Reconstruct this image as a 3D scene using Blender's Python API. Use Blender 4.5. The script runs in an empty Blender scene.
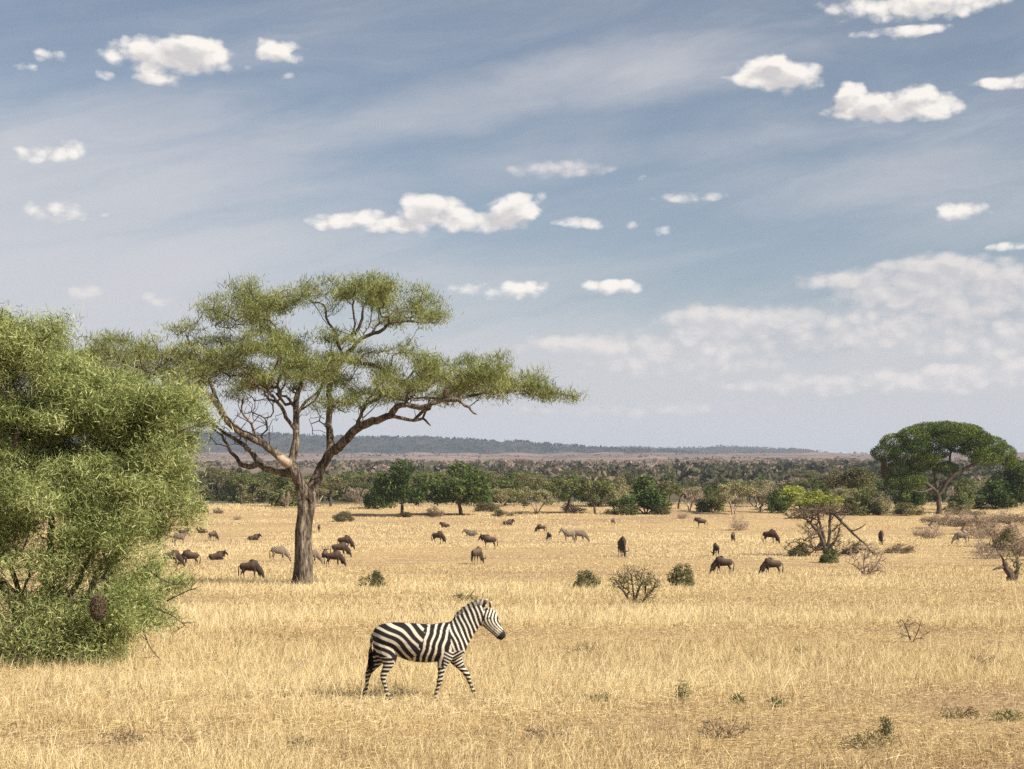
import bpy, math, random
import numpy as np
from mathutils import Vector, Matrix, noise as mn
R = math.radians
rng = np.random.default_rng(7)
random.seed(7)
sc = bpy.context.scene
COL = sc.collection
F = 1700.0          # focal length in pixels
YH = 478.0          # eye level in the photograph
EYE = 10.0
HAZE = 7.5e-5      # density of the air

# ------------------------------------------------------------------ camera
cam = bpy.data.cameras.new('camera'); camo = bpy.data.objects.new('camera', cam); COL.objects.link(camo)
camo.location = (0, 0, EYE); camo.rotation_euler = (R(90), 0, 0)
cam.sensor_width = 36; cam.lens = 36 * F / 1024; cam.shift_y = (YH - 384.5) / 1024
cam.clip_start = 0.5; cam.clip_end = 30000
sc.camera = camo
sc.view_settings.view_transform = 'Standard'; sc.view_settings.look = 'None'
sc.view_settings.exposure = 0.75; sc.view_settings.gamma = 1.0
sc.cycles.use_denoising = False; sc.render.filter_size = 1.2
sc.cycles.max_bounces = 6; sc.cycles.diffuse_bounces = 3; sc.cycles.transmission_bounces = 3
sc.cycles.volume_bounces = 0; sc.cycles.sample_clamp_indirect = 4

# ------------------------------------------------------------------ sun
SUN_EL, SUN_AZ = R(38), R(120)      # azimuth clockwise from +Y (view direction): to the right and a little behind
sd = Vector((math.sin(SUN_AZ) * math.cos(SUN_EL), math.cos(SUN_AZ) * math.cos(SUN_EL), math.sin(SUN_EL)))
sl = bpy.data.lights.new('sun', 'SUN'); sl.energy = 5.0; sl.angle = R(0.5); sl.color = (1.0, 0.915, 0.79)
so = bpy.data.objects.new('sun', sl); COL.objects.link(so)
so.rotation_euler = sd.to_track_quat('Z', 'Y').to_euler()

# ------------------------------------------------------------------ node helper
class N:
    def __init__(s, nt): s.nt = nt
    def new(s, t, **k):
        n = s.nt.nodes.new(t)
        for a, b in k.items(): setattr(n, a, b)
        return n
    def put(s, sock, v):
        if hasattr(v, 'is_linked') or isinstance(v, bpy.types.NodeSocket): s.nt.links.new(v, sock)
        elif v is not None: sock.default_value = v
    def m(s, op, a, b=None, c=None, clamp=False):
        n = s.new('ShaderNodeMath', operation=op); n.use_clamp = clamp
        for i, v in enumerate((a, b, c)): s.put(n.inputs[i], v) if v is not None else None
        return n.outputs[0]
    def v(s, op, a, b=None, c=None, out=0):
        n = s.new('ShaderNodeVectorMath', operation=op)
        for i, v in enumerate((a, b, c)): s.put(n.inputs[i], v) if v is not None else None
        return n.outputs[out]
    def noise(s, vec, scale, detail=4, rough=0.5, out=0, dist=0.0):
        n = s.new('ShaderNodeTexNoise'); s.put(n.inputs['Vector'], vec)
        n.inputs['Scale'].default_value = scale; n.inputs['Detail'].default_value = detail
        n.inputs['Roughness'].default_value = rough; n.inputs['Distortion'].default_value = dist
        return n.outputs[out]
    def mix(s, f, a, b, mode='MIX'):
        n = s.new('ShaderNodeMix', data_type='RGBA', blend_type=mode)
        s.put(n.inputs[0], f); s.put(n.inputs[6], a); s.put(n.inputs[7], b)
        return n.outputs[2]
    def ss(s, x, lo, hi, a=0.0, b=1.0):
        n = s.new('ShaderNodeMapRange', interpolation_type='SMOOTHSTEP')
        s.put(n.inputs[0], x)
        for i, v in enumerate((lo, hi, a, b)): n.inputs[1 + i].default_value = v
        return n.outputs[0]
    def ramp(s, f, stops):
        n = s.new('ShaderNodeValToRGB'); s.put(n.inputs[0], f); e = n.color_ramp.elements
        while len(e) < len(stops): e.new(0.5)
        for q, (p, c) in zip(e, stops): q.position = p; q.color = (*c, 1)
        return n.outputs[0]

# ------------------------------------------------------------------ sky
w = bpy.data.worlds.new('World'); sc.world = w; w.use_nodes = True
w.cycles.sampling_method = 'MANUAL'; w.cycles.sample_map_resolution = 256
nt = w.node_tree; nt.nodes.clear(); g = N(nt)
sky = g.new('ShaderNodeTexSky', sky_type='NISHITA'); sky.sun_disc = False
sky.sun_elevation = SUN_EL; sky.sun_rotation = SUN_AZ
sky.air_density = 1.0; sky.dust_density = 2.2; sky.ozone_density = 1.0; sky.altitude = 1000
hs = g.new('ShaderNodeHueSaturation'); hs.inputs['Saturation'].default_value = 0.80; hs.inputs['Value'].default_value = 1.0
nt.links.new(sky.outputs[0], hs.inputs['Color'])
tc = g.new('ShaderNodeTexCoord'); D = tc.outputs['Generated']
sp = g.new('ShaderNodeSeparateXYZ'); nt.links.new(D, sp.inputs[0])
az = g.m('ARCTAN2', sp.outputs[0], sp.outputs[1]); el = g.m('ARCSINE', sp.outputs[2])
cb = g.new('ShaderNodeCombineXYZ'); g.put(cb.inputs[0], az); g.put(cb.inputs[1], el); P = cb.outputs[0]
st = g.v('MULTIPLY', P, (1.0, 2.0, 1.0))
wc = g.noise(st, 26, 3, 0.55, out=1)
Pw = g.v('MULTIPLY_ADD', g.v('SUBTRACT', wc, (0.5, 0.5, 0.5)), (0.028, 0.010, 0.0), P)
def puffs(Pv, det):
    a = g.noise(g.v('MULTIPLY', Pv, (1.0, 1.5, 1.0)), 46, det, 0.68)
    vo = g.new('ShaderNodeTexVoronoi', feature='F1'); vo.inputs['Scale'].default_value = 105
    g.put(vo.inputs['Vector'], g.v('ADD', g.v('MULTIPLY', Pv, (1.0, 1.35, 1.0)), g.v('MULTIPLY', wc, (0.012, 0.012, 0))))
    return g.m('ADD', g.m('MULTIPLY', a, 0.72), g.m('MULTIPLY', g.m('SUBTRACT', 1.0, vo.outputs['Distance']), 0.30))
fb = puffs(P, 9)
def field(specs, base=None, Pw=Pw):
    acc = base
    for (px, py, a, b, s_) in specs:
        u0 = math.atan((px - 512) / F); v0 = math.atan((YH - py) / F)
        ia, ib = F / a, F / b
        q = g.v('MULTIPLY_ADD', Pw, (ia, ib, 0), (-u0 * ia, -v0 * ib, 0))
        dd = g.v('DOT_PRODUCT', q, q, out=1)
        mm = g.m('MULTIPLY_ADD', dd, -s_, s_)
        acc = mm if acc is None else g.m('MAXIMUM', acc, mm)
    return acc
CUM = [(172, 66, 72, 20, 1), (192, 58, 38, 17, 1.2), (155, 89, 28, 7, .7), (281, 56, 27, 12, 1.0), (284, 80, 10, 6, .45), (118, 67, 30, 9, .8),
       (55, 72, 16, 7, .35), (104, 88, 10, 6, .4), (20, 84, 12, 5, .3), (775, 82, 54, 19, 1.1), (768, 72, 30, 15, 1.2), (892, 115, 70, 17, 1.1), (845, 104, 20, 16, 1.1),
       (915, 107, 24, 15, 1.1), (918, 18, 100, 17, .9), (905, 44, 52, 6, .6), (1003, 97, 34, 8, .8), (963, 220, 30, 9, .8), (690, 198, 34, 7, .7),
       (575, 224, 22, 9, .9), (515, 211, 38, 19, 1.1), (435, 212, 44, 18, 1.0), (352, 221, 44, 12, .9), (396, 226, 44, 10, .9), (478, 222, 44, 13, 1.0), (640, 180, 10, 4, .35), (625, 228, 12, 7, .4),
       (1008, 257, 22, 6, .6), (500, 290, 66, 10, .6), (610, 288, 36, 9, .8), (662, 232, 12, 5, .3), (60, 162, 32, 12, .5), (27, 168, 26, 10, .45), (60, 221, 44, 9, .45)]
BANK = [(950, 292, 150, 34, .8), (935, 272, 60, 15, 1.0), (870, 285, 80, 12, .8), (745, 325, 80, 20, .8), (700, 318, 55, 14, .7), (880, 330, 170, 30, .55), (590, 346, 95, 14, .7), (960, 305, 110, 30, .7),
        (660, 350, 130, 22, .5), (1000, 340, 110, 34, .5), (790, 386, 100, 12, .55), (935, 382, 110, 16, .7), (1010, 375, 60, 18, .7), (690, 362, 120, 22, .35), (30, 350, 90, 26, .4), (82, 298, 20, 8, .5),
        (155, 303, 22, 9, .45), (640, 410, 140, 8, .35), (560, 170, 52, 11, .5)]
# generic scattered clouds for the parts of the sky outside the photograph
gen = g.ss(g.noise(st, 5.5, 3, 0.5), 0.60, 0.80, 0.0, 0.9)
out = g.m('MAXIMUM', g.ss(g.m('ABSOLUTE', az), 0.34, 0.46), g.ss(el, 0.32, 0.42))
gen = g.m('SUBTRACT', g.m('MULTIPLY', g.m('ADD', gen, 1.0), out), 1.3)
cm = field(CUM, gen)
bk = field(BANK)
cd = g.ss(g.m('MULTIPLY_ADD', g.m('SUBTRACT', fb, 0.5), 2.3, cm), 0.06, 0.80)
bd = g.m('MULTIPLY', g.ss(g.m('MULTIPLY_ADD', g.m('SUBTRACT', fb, 0.5), 1.6, bk), 0.04, 0.78), 0.78)
# thin veil: streaks running up to the right
rot = g.new('ShaderNodeMapping'); rot.inputs['Rotation'].default_value = (0, 0, R(-11)); g.put(rot.inputs[0], Pw)
veil_n = g.noise(g.v('MULTIPLY', rot.outputs[0], (3.0, 16.0, 1)), 1.6, 6, 0.62, dist=0.6)
def streak(px, py, a, b, s_, ang):
    u0 = (px - 512) / F; v0 = (YH - py) / F
    c_, s2 = math.cos(ang), math.sin(ang)
    e1 = g.v('DOT_PRODUCT', g.v('SUBTRACT', Pw, (u0, v0, 0)), (c_ * F / a, s2 * F / a, 0), out=1)
    e2 = g.v('DOT_PRODUCT', g.v('SUBTRACT', Pw, (u0, v0, 0)), (-s2 * F / b, c_ * F / b, 0), out=1)
    r2 = g.m('ADD', g.m('MULTIPLY', e1, e1), g.m('MULTIPLY', e2, e2))
    return g.m('MULTIPLY_ADD', r2, -s_, s_)
sv = g.m('MAXIMUM', streak(450, 112, 330, 36, .75, R(12)), streak(20, 230, 420, 150, .85, R(4)))
sv = g.m('MAXIMUM', sv, streak(512, 430, 2500, 150, 1.3, 0))
sv = g.m('MAXIMUM', sv, streak(0, 290, 520, 130, 1.15, 0))
sv = g.m('MAXIMUM', sv, streak(650, 85, 200, 34, .7, R(6)))
sv = g.m('MAXIMUM', sv, streak(780, 150, 380, 20, .32, R(3)))
sv = g.m('MAXIMUM', sv, streak(300, 300, 420, 60, .6, R(2)))
sv = g.m('MAXIMUM', g.m('MAXIMUM', sv, streak(900, 200, 300, 60, .35, R(-5))), 0.04)
veil = g.m('MULTIPLY', g.ss(g.m('MULTIPLY_ADD', g.m('SUBTRACT', veil_n, 0.5), 1.7, sv), -0.25, 1.25), 0.80)
# cloud colour: sunlit tops, greyer undersides, from the lit side of a shifted copy of the same density
OFS = (0.0035, 0.0058, 0)
cmu = field(CUM, None, g.v('ADD', Pw, OFS)); fb2 = puffs(g.v('ADD', P, OFS), 3)
du_ = g.m('MULTIPLY_ADD', g.m('SUBTRACT', fb2, 0.5), 2.2, cmu)
lit = g.ss(g.m('SUBTRACT', g.m('MULTIPLY_ADD', g.m('SUBTRACT', fb, 0.5), 1.2, 0.75), du_), -0.45, 0.55)
ccol = g.mix(lit, (7.2, 6.85, 6.8, 1), (11.2, 10.5, 9.7, 1))
c1 = g.mix(veil, hs.outputs[0], (7.15, 7.0, 7.2, 1))
bku = field(BANK, None, g.v('ADD', Pw, OFS))
blit = g.ss(g.m('SUBTRACT', g.m('MULTIPLY_ADD', g.m('SUBTRACT', fb, 0.5), 1.6, 0.5), g.m('MULTIPLY_ADD', g.m('SUBTRACT', fb2, 0.5), 2.2, bku)), -0.5, 0.5)
c2 = g.mix(bd, c1, g.mix(blit, (7.3, 6.95, 7.0, 1), (9.6, 8.8, 8.3, 1)))
c3 = g.mix(g.m('MULTIPLY', cd, 0.92), c2, ccol)
bg = g.new('ShaderNodeBackground'); bg.inputs[1].default_value = 0.056
wo = g.new('ShaderNodeOutputWorld'); nt.links.new(c3, bg.inputs[0]); nt.links.new(bg.outputs[0], wo.inputs[0])

# ------------------------------------------------------------------ materials
def mat(name, rough=0.85, spec=0.2):
    m = bpy.data.materials.new(name); m.use_nodes = True; q = N(m.node_tree)
    b = m.node_tree.nodes['Principled BSDF']; b.inputs['Roughness'].default_value = rough
    b.inputs['Specular IOR Level'].default_value = spec
    return m, q, b
def leafmat(name, c1, c2, c3, trans=0.35, rnd=0.25):
    """blades and leaves: colour per leaf from the mesh attribute, mixed between three pigments, with light passing through"""
    m = bpy.data.materials.new(name); m.use_nodes = True; q = N(m.node_tree); m.node_tree.nodes.clear()
    at = q.new('ShaderNodeAttribute', attribute_name='tone')
    oi = q.new('ShaderNodeObjectInfo')
    f = at.outputs['Fac']
    f = q.m('ADD', f, q.m('MULTIPLY', q.m('SUBTRACT', oi.outputs['Random'], 0.5), rnd), clamp=True)
    col = q.ramp(f, [(0.0, c1), (0.5, c2), (1.0, c3)])
    d = q.new('ShaderNodeBsdfDiffuse'); t = q.new('ShaderNodeBsdfTranslucent'); mx = q.new('ShaderNodeMixShader')
    m.node_tree.links.new(col, d.inputs[0]); m.node_tree.links.new(col, t.inputs[0]); mx.inputs[0].default_value = trans
    m.node_tree.links.new(d.outputs[0], mx.inputs[1]); m.node_tree.links.new(t.outputs[0], mx.inputs[2])
    o = q.new('ShaderNodeOutputMaterial'); m.node_tree.links.new(mx.outputs[0], o.inputs[0])
    return m
def barkmat(name, dark, mid, light, sc_=1.0, bump=0.6):
    m, q, b = mat(name, 0.95, 0.1)
    tcn = q.new('ShaderNodeTexCoord'); o = tcn.outputs['Object']
    st_ = q.v('MULTIPLY', o, (1, 1, 0.16))
    n1 = q.noise(st_, 7 * sc_, 6, 0.62, dist=0.8); n2 = q.noise(o, 1.3 * sc_, 4, 0.6)
    f = q.m('MULTIPLY_ADD', n2, 0.45, q.m('MULTIPLY', n1, 0.75))
    q.put(b.inputs['Base Color'], q.ramp(f, [(0.38, dark), (0.55, mid), (0.72, light)]))
    bp = q.new('ShaderNodeBump'); bp.inputs['Strength'].default_value = bump; bp.inputs['Distance'].default_value = 0.12 / sc_
    q.put(bp.inputs['Height'], n1); q.put(b.inputs['Normal'], bp.outputs[0])
    return m
def vcolmat(name, rough=0.8, spec=0.2, amt=0.35, sc_=30):
    m, q, b = mat(name, rough, spec)
    at = q.new('ShaderNodeAttribute', attribute_name='pigment')
    tcn = q.new('ShaderNodeTexCoord')
    n = q.noise(tcn.outputs['Object'], sc_, 4, 0.6); oi = q.new('ShaderNodeObjectInfo')
    k = q.m('MULTIPLY_ADD', n, amt, 1 - amt / 2); k = q.m('MULTIPLY', k, q.m('MULTIPLY_ADD', oi.outputs['Random'], 0.3, 0.85))
    kc = q.new('ShaderNodeCombineXYZ')
    for i in range(3): q.put(kc.inputs[i], k)
    q.put(b.inputs['Base Color'], q.v('MULTIPLY', at.outputs['Color'], kc.outputs[0]))
    return m
def plainmat(name, c, rough=0.7, spec=0.3, c2=None, sc_=20):
    m, q, b = mat(name, rough, spec)
    tcn = q.new('ShaderNodeTexCoord')
    n = q.noise(tcn.outputs['Object'], sc_, 4, 0.6)
    q.put(b.inputs['Base Color'], q.ramp(n, [(0.35, c), (0.65, c2 or tuple(min(1, x * 1.5) for x in c))]))
    return m

SMO = lambda x, a, b: np.clip((x - a) / (b - a), 0, 1) ** 2 * (3 - 2 * np.clip((x - a) / (b - a), 0, 1))
# ------------------------------------------------------------------ mesh helpers
def mesh_np(name, V, F4=None, F3=None, attrs=None, smooth=False):
    me = bpy.data.meshes.new(name)
    V = np.asarray(V, np.float32); me.vertices.add(len(V)); me.vertices.foreach_set('co', V.ravel())
    F4 = np.zeros((0, 4), np.int32) if F4 is None or len(F4) == 0 else np.asarray(F4, np.int32)
    F3 = np.zeros((0, 3), np.int32) if F3 is None or len(F3) == 0 else np.asarray(F3, np.int32)
    loops = np.concatenate([F4.ravel(), F3.ravel()]); me.loops.add(len(loops)); me.loops.foreach_set('vertex_index', loops)
    n4, n3 = len(F4), len(F3)
    starts = np.concatenate([np.arange(n4) * 4, n4 * 4 + np.arange(n3) * 3]).astype(np.int32)
    me.polygons.add(n4 + n3); me.polygons.foreach_set('loop_start', starts)
    if smooth: me.polygons.foreach_set('use_smooth', np.ones(n4 + n3, bool))
    for k, a in (attrs or {}).items():
        a = np.asarray(a, np.float32)
        if a.ndim == 1:
            at = me.attributes.new(k, 'FLOAT', 'POINT'); at.data.foreach_set('value', a)
        else:
            at = me.attributes.new(k, 'FLOAT_COLOR', 'POINT')
            at.data.foreach_set('color', np.concatenate([a, np.ones((len(a), 1), np.float32)], 1).ravel())
    me.update(calc_edges=True); me.validate()
    return me
def obj(name, me, m=None, parent=None):
    o = bpy.data.objects.new(name, me); COL.objects.link(o)
    if m is not None and len(me.materials) == 0: me.materials.append(m)
    if parent is not None: o.parent = parent
    return o
def thing(name, label, cat, loc=(0, 0, 0), rz=0, scale=(1, 1, 1), group=None):
    o = bpy.data.objects.new(name, None); COL.objects.link(o); o.empty_display_size = 0.3
    o.location = loc; o.rotation_euler = (0, 0, rz); o.scale = scale
    tag(o, label, cat, group); return o
def tag(o, label, cat, group=None):
    o['label'] = label; o['category'] = cat
    if group: o['group'] = group
def dup(root, label, loc, rz=0, scale=(1, 1, 1), group=None):
    r = root.copy(); COL.objects.link(r); r.location = loc; r.rotation_euler = (0, 0, rz); r.scale = scale; r['label'] = label
    if group: r['group'] = group
    elif 'group' in r: del r['group']
    for ch in root.children:
        c = ch.copy(); COL.objects.link(c); c.parent = r
    return r
def tubes(chains, sides=6, flute=None):
    """chains: list of (points (n,3), radii (n,)) -> V, F4, F3"""
    VV, F4, F3 = [], [], []; base = 0
    for pts, rad in chains:
        pts = np.asarray(pts, float); rad = np.asarray(rad, float); n = len(pts)
        if n < 2: continue
        ns = sides if not callable(sides) else sides(rad[0])
        T = np.gradient(pts, axis=0); T /= np.linalg.norm(T, axis=1)[:, None] + 1e-9
        ref = np.array([0.13, 0.97, 0.2]) if abs(T[0][1]) < 0.9 else np.array([1.0, 0, 0])
        a = np.arange(ns) * 2 * math.pi / ns
        for i in range(n):
            u = np.cross(T[i], ref); u /= np.linalg.norm(u) + 1e-9; v = np.cross(T[i], u); ref = -v
            u2 = u
            rr = rad[i] * np.ones(ns) if flute is None else rad[i] * flute(a, i, n, rad[i])
            VV.append(pts[i] + rr[:, None] * (np.cos(a)[:, None] * u2 + np.sin(a)[:, None] * v))
        idx = base + np.arange(n * ns).reshape(n, ns)
        q = np.stack([idx[:-1], np.roll(idx[:-1], -1, 1), np.roll(idx[1:], -1, 1), idx[1:]], -1).reshape(-1, 4)
        F4.append(q)
        base += n * ns
        VV.append(pts[[0, -1]]); 
        F3.append(np.stack([np.roll(idx[0], -1), idx[0], np.full(ns, base)], -1)); F3.append(np.stack([idx[-1], np.roll(idx[-1], -1), np.full(ns, base + 1)], -1))
        base += 2
    return np.concatenate(VV), np.concatenate(F4), np.concatenate(F3)
def smooth_path(P, k=4, jit=0.0):
    """Catmull-Rom through P (n, m columns)"""
    P = np.asarray(P, float); n = len(P)
    if n < 3: 
        t = np.linspace(0, 1, k + 1)[:, None]; return P[0] * (1 - t) + P[-1] * t
    Q = np.vstack([2 * P[0] - P[1], P, 2 * P[-1] - P[-2]]); out = []
    for i in range(n - 1):
        p0, p1, p2, p3 = Q[i:i + 4]
        for t in np.arange(k) / k:
            out.append(0.5 * (2 * p1 + (p2 - p0) * t + (2 * p0 - 5 * p1 + 4 * p2 - p3) * t * t + (3 * p1 - p0 - 3 * p2 + p3) * t ** 3))
    out.append(P[-1]); return np.array(out)

# ------------------------------------------------------------------ terrain
PK = [(-2000, -3.0), (0, -3.35), (21, -3.6), (30, -3.75), (60, -4.7), (90, -5.85), (120, -7.1), (160, -7.3), (215, -7.2), (243, -6.9), (283, -5.45), (330, -4.9), (450, -6.0),
      (700, -3.0), (1200, 6.0), (2000, 18.0), (3500, 50.0), (4500, 62.0), (12000, 60.0)]
PX = np.array([p[0] for p in PK], float); PZ = np.array([p[1] for p in PK], float)
_yy = np.concatenate([np.arange(-2000, 400, 1.0), np.arange(400, 12000, 10.0)]); _zz = np.interp(_yy, PX, PZ)
def _sm(y):
    s = np.maximum(4.0, np.abs(y) * 0.10); acc = 0
    for k, wk in ((-1, .15), (-.5, .2), (0, .3), (.5, .2), (1, .15)): acc = acc + wk * np.interp(y + k * s, PX, PZ)
    return acc
def zg(x, y):
    x = np.asarray(x, float); y = np.asarray(y, float)
    amp = np.clip(np.abs(y) / 200, 0.05, 1) * 0.10 + np.clip((y - 600) / 3000, 0, 1) * 3.0
    L = 14 + np.clip(y - 400, 0, None) * 0.08
    u = np.sin(x / 17 + 1.3 + 0.4 * np.sin(y / 31)) * 0.5 + np.sin(x / 43 - y / 29) * 0.6 + np.sin(y / 13 + x / 71) * 0.3
    return EYE + _sm(y) + u * amp
_tab_y = np.geomspace(15, 420, 900); _tab_py = YH - (zg(0, _tab_y) - EYE) / _tab_y * F
def at(px, py):
    """where the ground is seen at this place of the photograph"""
    i = len(_tab_y) - 1 - np.argmax(_tab_py[::-1] >= py)
    Y = float(_tab_y[i]); X = (px - 512) / F * Y
    return X, Y, float(zg(X, Y))
gx = np.concatenate([-np.geomspace(7000, 122, 40), np.arange(-120, 121, 2.0), np.geomspace(122, 7000, 40)])
gy = np.concatenate([-np.geomspace(1500, 12, 14), np.arange(-10, 360, 1.5), np.geomspace(362, 8800, 150)])
GX, GY = np.meshgrid(gx, gy); GZ = zg(GX, GY)
nx, ny = len(gx), len(gy); idx = np.arange(nx * ny).reshape(ny, nx)
Fq = np.stack([idx[:-1, :-1], idx[:-1, 1:], idx[1:, 1:], idx[1:, :-1]], -1).reshape(-1, 4)

m_ground, q, b = mat('dry_savanna_ground', 0.95, 0.1)
tcn = q.new('ShaderNodeTexCoord'); o_ = tcn.outputs['Object']
stx = q.v('MULTIPLY', o_, (0.45, 1, 1))
n_big = q.noise(stx, 0.05, 4, 0.55); n_mid = q.noise(stx, 0.4, 5, 0.62); n_fin = q.noise(o_, 6.0, 6, 0.7)
straw = q.ramp(n_fin, [(0.30, (0.20, 0.14, 0.075)), (0.5, (0.45, 0.32, 0.16)), (0.7, (0.64, 0.48, 0.25))])
earth = q.ramp(n_fin, [(0.30, (0.18, 0.115, 0.07)), (0.7, (0.50, 0.345, 0.205))])
near = q.mix(q.ss(q.m('MULTIPLY_ADD', n_mid, 0.6, q.m('MULTIPLY', n_big, 0.5)), 0.50, 0.66), straw, earth)
spg = q.new('ShaderNodeSeparateXYZ'); q.put(spg.inputs[0], o_)
farf = q.ss(q.m('MULTIPLY_ADD', n_mid, 60, spg.outputs[1]), 335, 375)
n_far = q.noise(q.v('MULTIPLY', o_, (0.3, 1, 0)), 0.012, 6, 0.65)
farc = q.ramp(n_far, [(0.35, (0.11, 0.085, 0.07)), (0.5, (0.19, 0.14, 0.12)), (0.68, (0.30, 0.225, 0.185))])
midc = q.ramp(n_fin, [(0.35, (0.06, 0.055, 0.03)), (0.65, (0.15, 0.12, 0.07))])
farc = q.mix(q.ss(q.m('MULTIPLY_ADD', n_far, 700, spg.outputs[1]), 1150, 1700), midc, farc)
q.put(b.inputs['Base Color'], q.mix(farf, near, farc))
bp = q.new('ShaderNodeBump'); bp.inputs['Strength'].default_value = 0.7; bp.inputs['Distance'].default_value = 0.12
q.put(bp.inputs['Height'], n_fin); q.put(b.inputs['Normal'], bp.outputs[0])
ground = obj('ground', mesh_np('ground', np.stack([GX, GY, GZ], -1).reshape(-1, 3), Fq, smooth=True), m_ground); ground['kind'] = 'structure'

# ------------------------------------------------------------------ hills
m_hill, q, b = mat('wooded_hillside', 0.95, 0.05)
tcn = q.new('ShaderNodeTexCoord')
nh = q.noise(q.v('MULTIPLY', tcn.outputs['Object'], (1, 0.4, 2.5)), 0.012, 6, 0.7)
q.put(b.inputs['Base Color'], q.ramp(nh, [(0.38, (0.02, 0.026, 0.016)), (0.55, (0.045, 0.042, 0.032)), (0.7, (0.10, 0.075, 0.06))]))
def hill_z(px, crest, Y):
    return np.interp(px, [c[0] for c in crest], [(YH - c[1]) / F * Y + EYE for c in crest])
HILLS = [('wooded_ridge', 5000, 4250, [(-900, 440), (-300, 436), (150, 433), (250, 434), (370, 437.5), (440, 439), (520, 443), (600, 447), (660, 451), (720, 456), (800, 463), (2000, 470)]),
         ('distant_hill', 6500, 5400, [(-900, 452), (300, 450), (480, 447), (560, 446), (640, 447.5), (690, 449), (740, 448), (790, 449), (815, 453), (850, 460), (930, 463), (1100, 464), (2200, 466)])]
hill_fn = []
for nm, Y1, Y0, crest in HILLS:
    xs = np.linspace(-4300, 4300, 260); ts = np.linspace(0, 1.6, 26)
    X, T = np.meshgrid(xs, ts)
    zc = hill_z(X / Y1 * F + 512, crest, Y1)
    def fz(X, T, zc=zc, Y1=Y1): return zc
    base = EYE + 40.0
    prof = np.where(T <= 1, np.sin(np.clip(T, 0, 1) * math.pi / 2) ** 1.3, 1 - (T - 1) ** 2 * 1.2)
    wob = 4 * np.sin(X / 140 + T * 3) + 3 * np.sin(X / 57 - T * 7) + 2 * np.sin(X / 23)
    Z = base + (zc - base) * prof + wob * np.clip(T, 0, 1) * (1.0 - 0.7 * (np.abs(T - 1) < 0.1))
    Yv = Y0 + (Y1 - Y0) * T + 40 * np.sin(X / 300 + 1)
    id2 = np.arange(X.size).reshape(X.shape)
    Fh = np.stack([id2[:-1, :-1], id2[:-1, 1:], id2[1:, 1:], id2[1:, :-1]], -1).reshape(-1, 4)
    hme = mesh_np(nm, np.stack([X, Yv, Z], -1).reshape(-1, 3), Fh, smooth=True)
    ho = obj(nm, hme, m_hill); ho['kind'] = 'structure'
    hill_fn.append((X, Yv, Z, T))

# ------------------------------------------------------------------ foliage primitives
def rand_dirs(n, up=0.0):
    d = rng.normal(size=(n, 3)); d /= np.linalg.norm(d, axis=1)[:, None]; d[:, 2] += up
    return d / np.linalg.norm(d, axis=1)[:, None]
def quads(C, U, Vv, tone):
    """diamond leaves: centre C, half axes U (long), Vv (wide)"""
    n = len(C)
    V = np.stack([C - U, C + Vv, C + U, C - Vv], 1).reshape(-1, 3)
    return V, np.arange(n * 4).reshape(n, 4), np.repeat(tone, 4)
def sprigs(B, Dr, L, W, tone, bend=None):
    """thin curved strips from base B along Dr, each two segments tapering to a tip (5 vertices)"""
    n = len(B); S = np.cross(Dr, rng.normal(size=(n, 3))); S /= np.linalg.norm(S, axis=1)[:, None] + 1e-9
    S = S * (W / 2)[:, None]
    bn = bend if bend is not None else rng.normal(size=(n, 3)) * 0.22
    M = B + Dr * (L * 0.55)[:, None]; T = B + Dr * L[:, None] + bn * L[:, None]
    V = np.stack([B - S, B + S, M + S * .8, M - S * .8, T], 1).reshape(-1, 3)
    i = np.arange(n)[:, None] * 5
    return V, i + np.array([[0, 1, 2, 3]]), i + np.array([[3, 2, 4]]), np.repeat(tone, 5)
def in_ell(n, e, shell=0.0):
    d = rng.normal(size=(n, 3)); d /= np.linalg.norm(d, axis=1)[:, None]
    r = (shell + (1 - shell) * rng.random(n)) ** (1 / 3) if shell == 0 else shell + (1 - shell) * rng.random(n) ** 0.6
    return np.array(e[:3]) + d * r[:, None] * np.array(e[3:6])
def grow(pos, par, rad, attr, step=0.5, bal=0.22, jit=0.12, up=0.0):
    """connect attractor points to the skeleton one by one, each to the cheapest node: dist + bal * way to the root"""
    pos = [np.array(p, float) for p in pos]; par = list(par); rad = list(rad)
    dist = [0.0] * len(pos)
    for i in range(len(pos)):
        if par[i] >= 0: dist[i] = dist[par[i]] + np.linalg.norm(pos[i] - pos[par[i]])
    A = np.asarray(attr, float); left = np.ones(len(A), bool)
    P = np.array(pos); Dp = np.array(dist)
    best = np.full(len(A), 1e9); who = np.zeros(len(A), int)
    for s0 in range(0, len(P)):
        c = np.linalg.norm(A - P[s0], axis=1) + bal * Dp[s0]; mk = c < best; best[mk] = c[mk]; who[mk] = s0
    tips = []
    for _ in range(len(A)):
        k = int(np.argmin(np.where(left, best, 1e9))); left[k] = False
        a, p0 = A[k], pos[who[k]]; L = np.linalg.norm(a - p0); n = max(1, int(round(L / step))); prev = who[k]
        for j in range(1, n + 1):
            t = j / n; p = p0 * (1 - t) + a * t
            if j < n: p = p + rng.normal(size=3) * jit * L / n + np.array([0, 0, -up * L * t * (1 - t)])
            pos.append(p); par.append(prev); rad.append(0); dist.append(dist[prev] + L / n); prev = len(pos) - 1
            c = np.linalg.norm(A - p, axis=1) + bal * dist[-1]; mk = (c < best) & left; best[mk] = c[mk]; who[mk] = prev
        tips.append(prev)
    return pos, par, rad, tips
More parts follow.
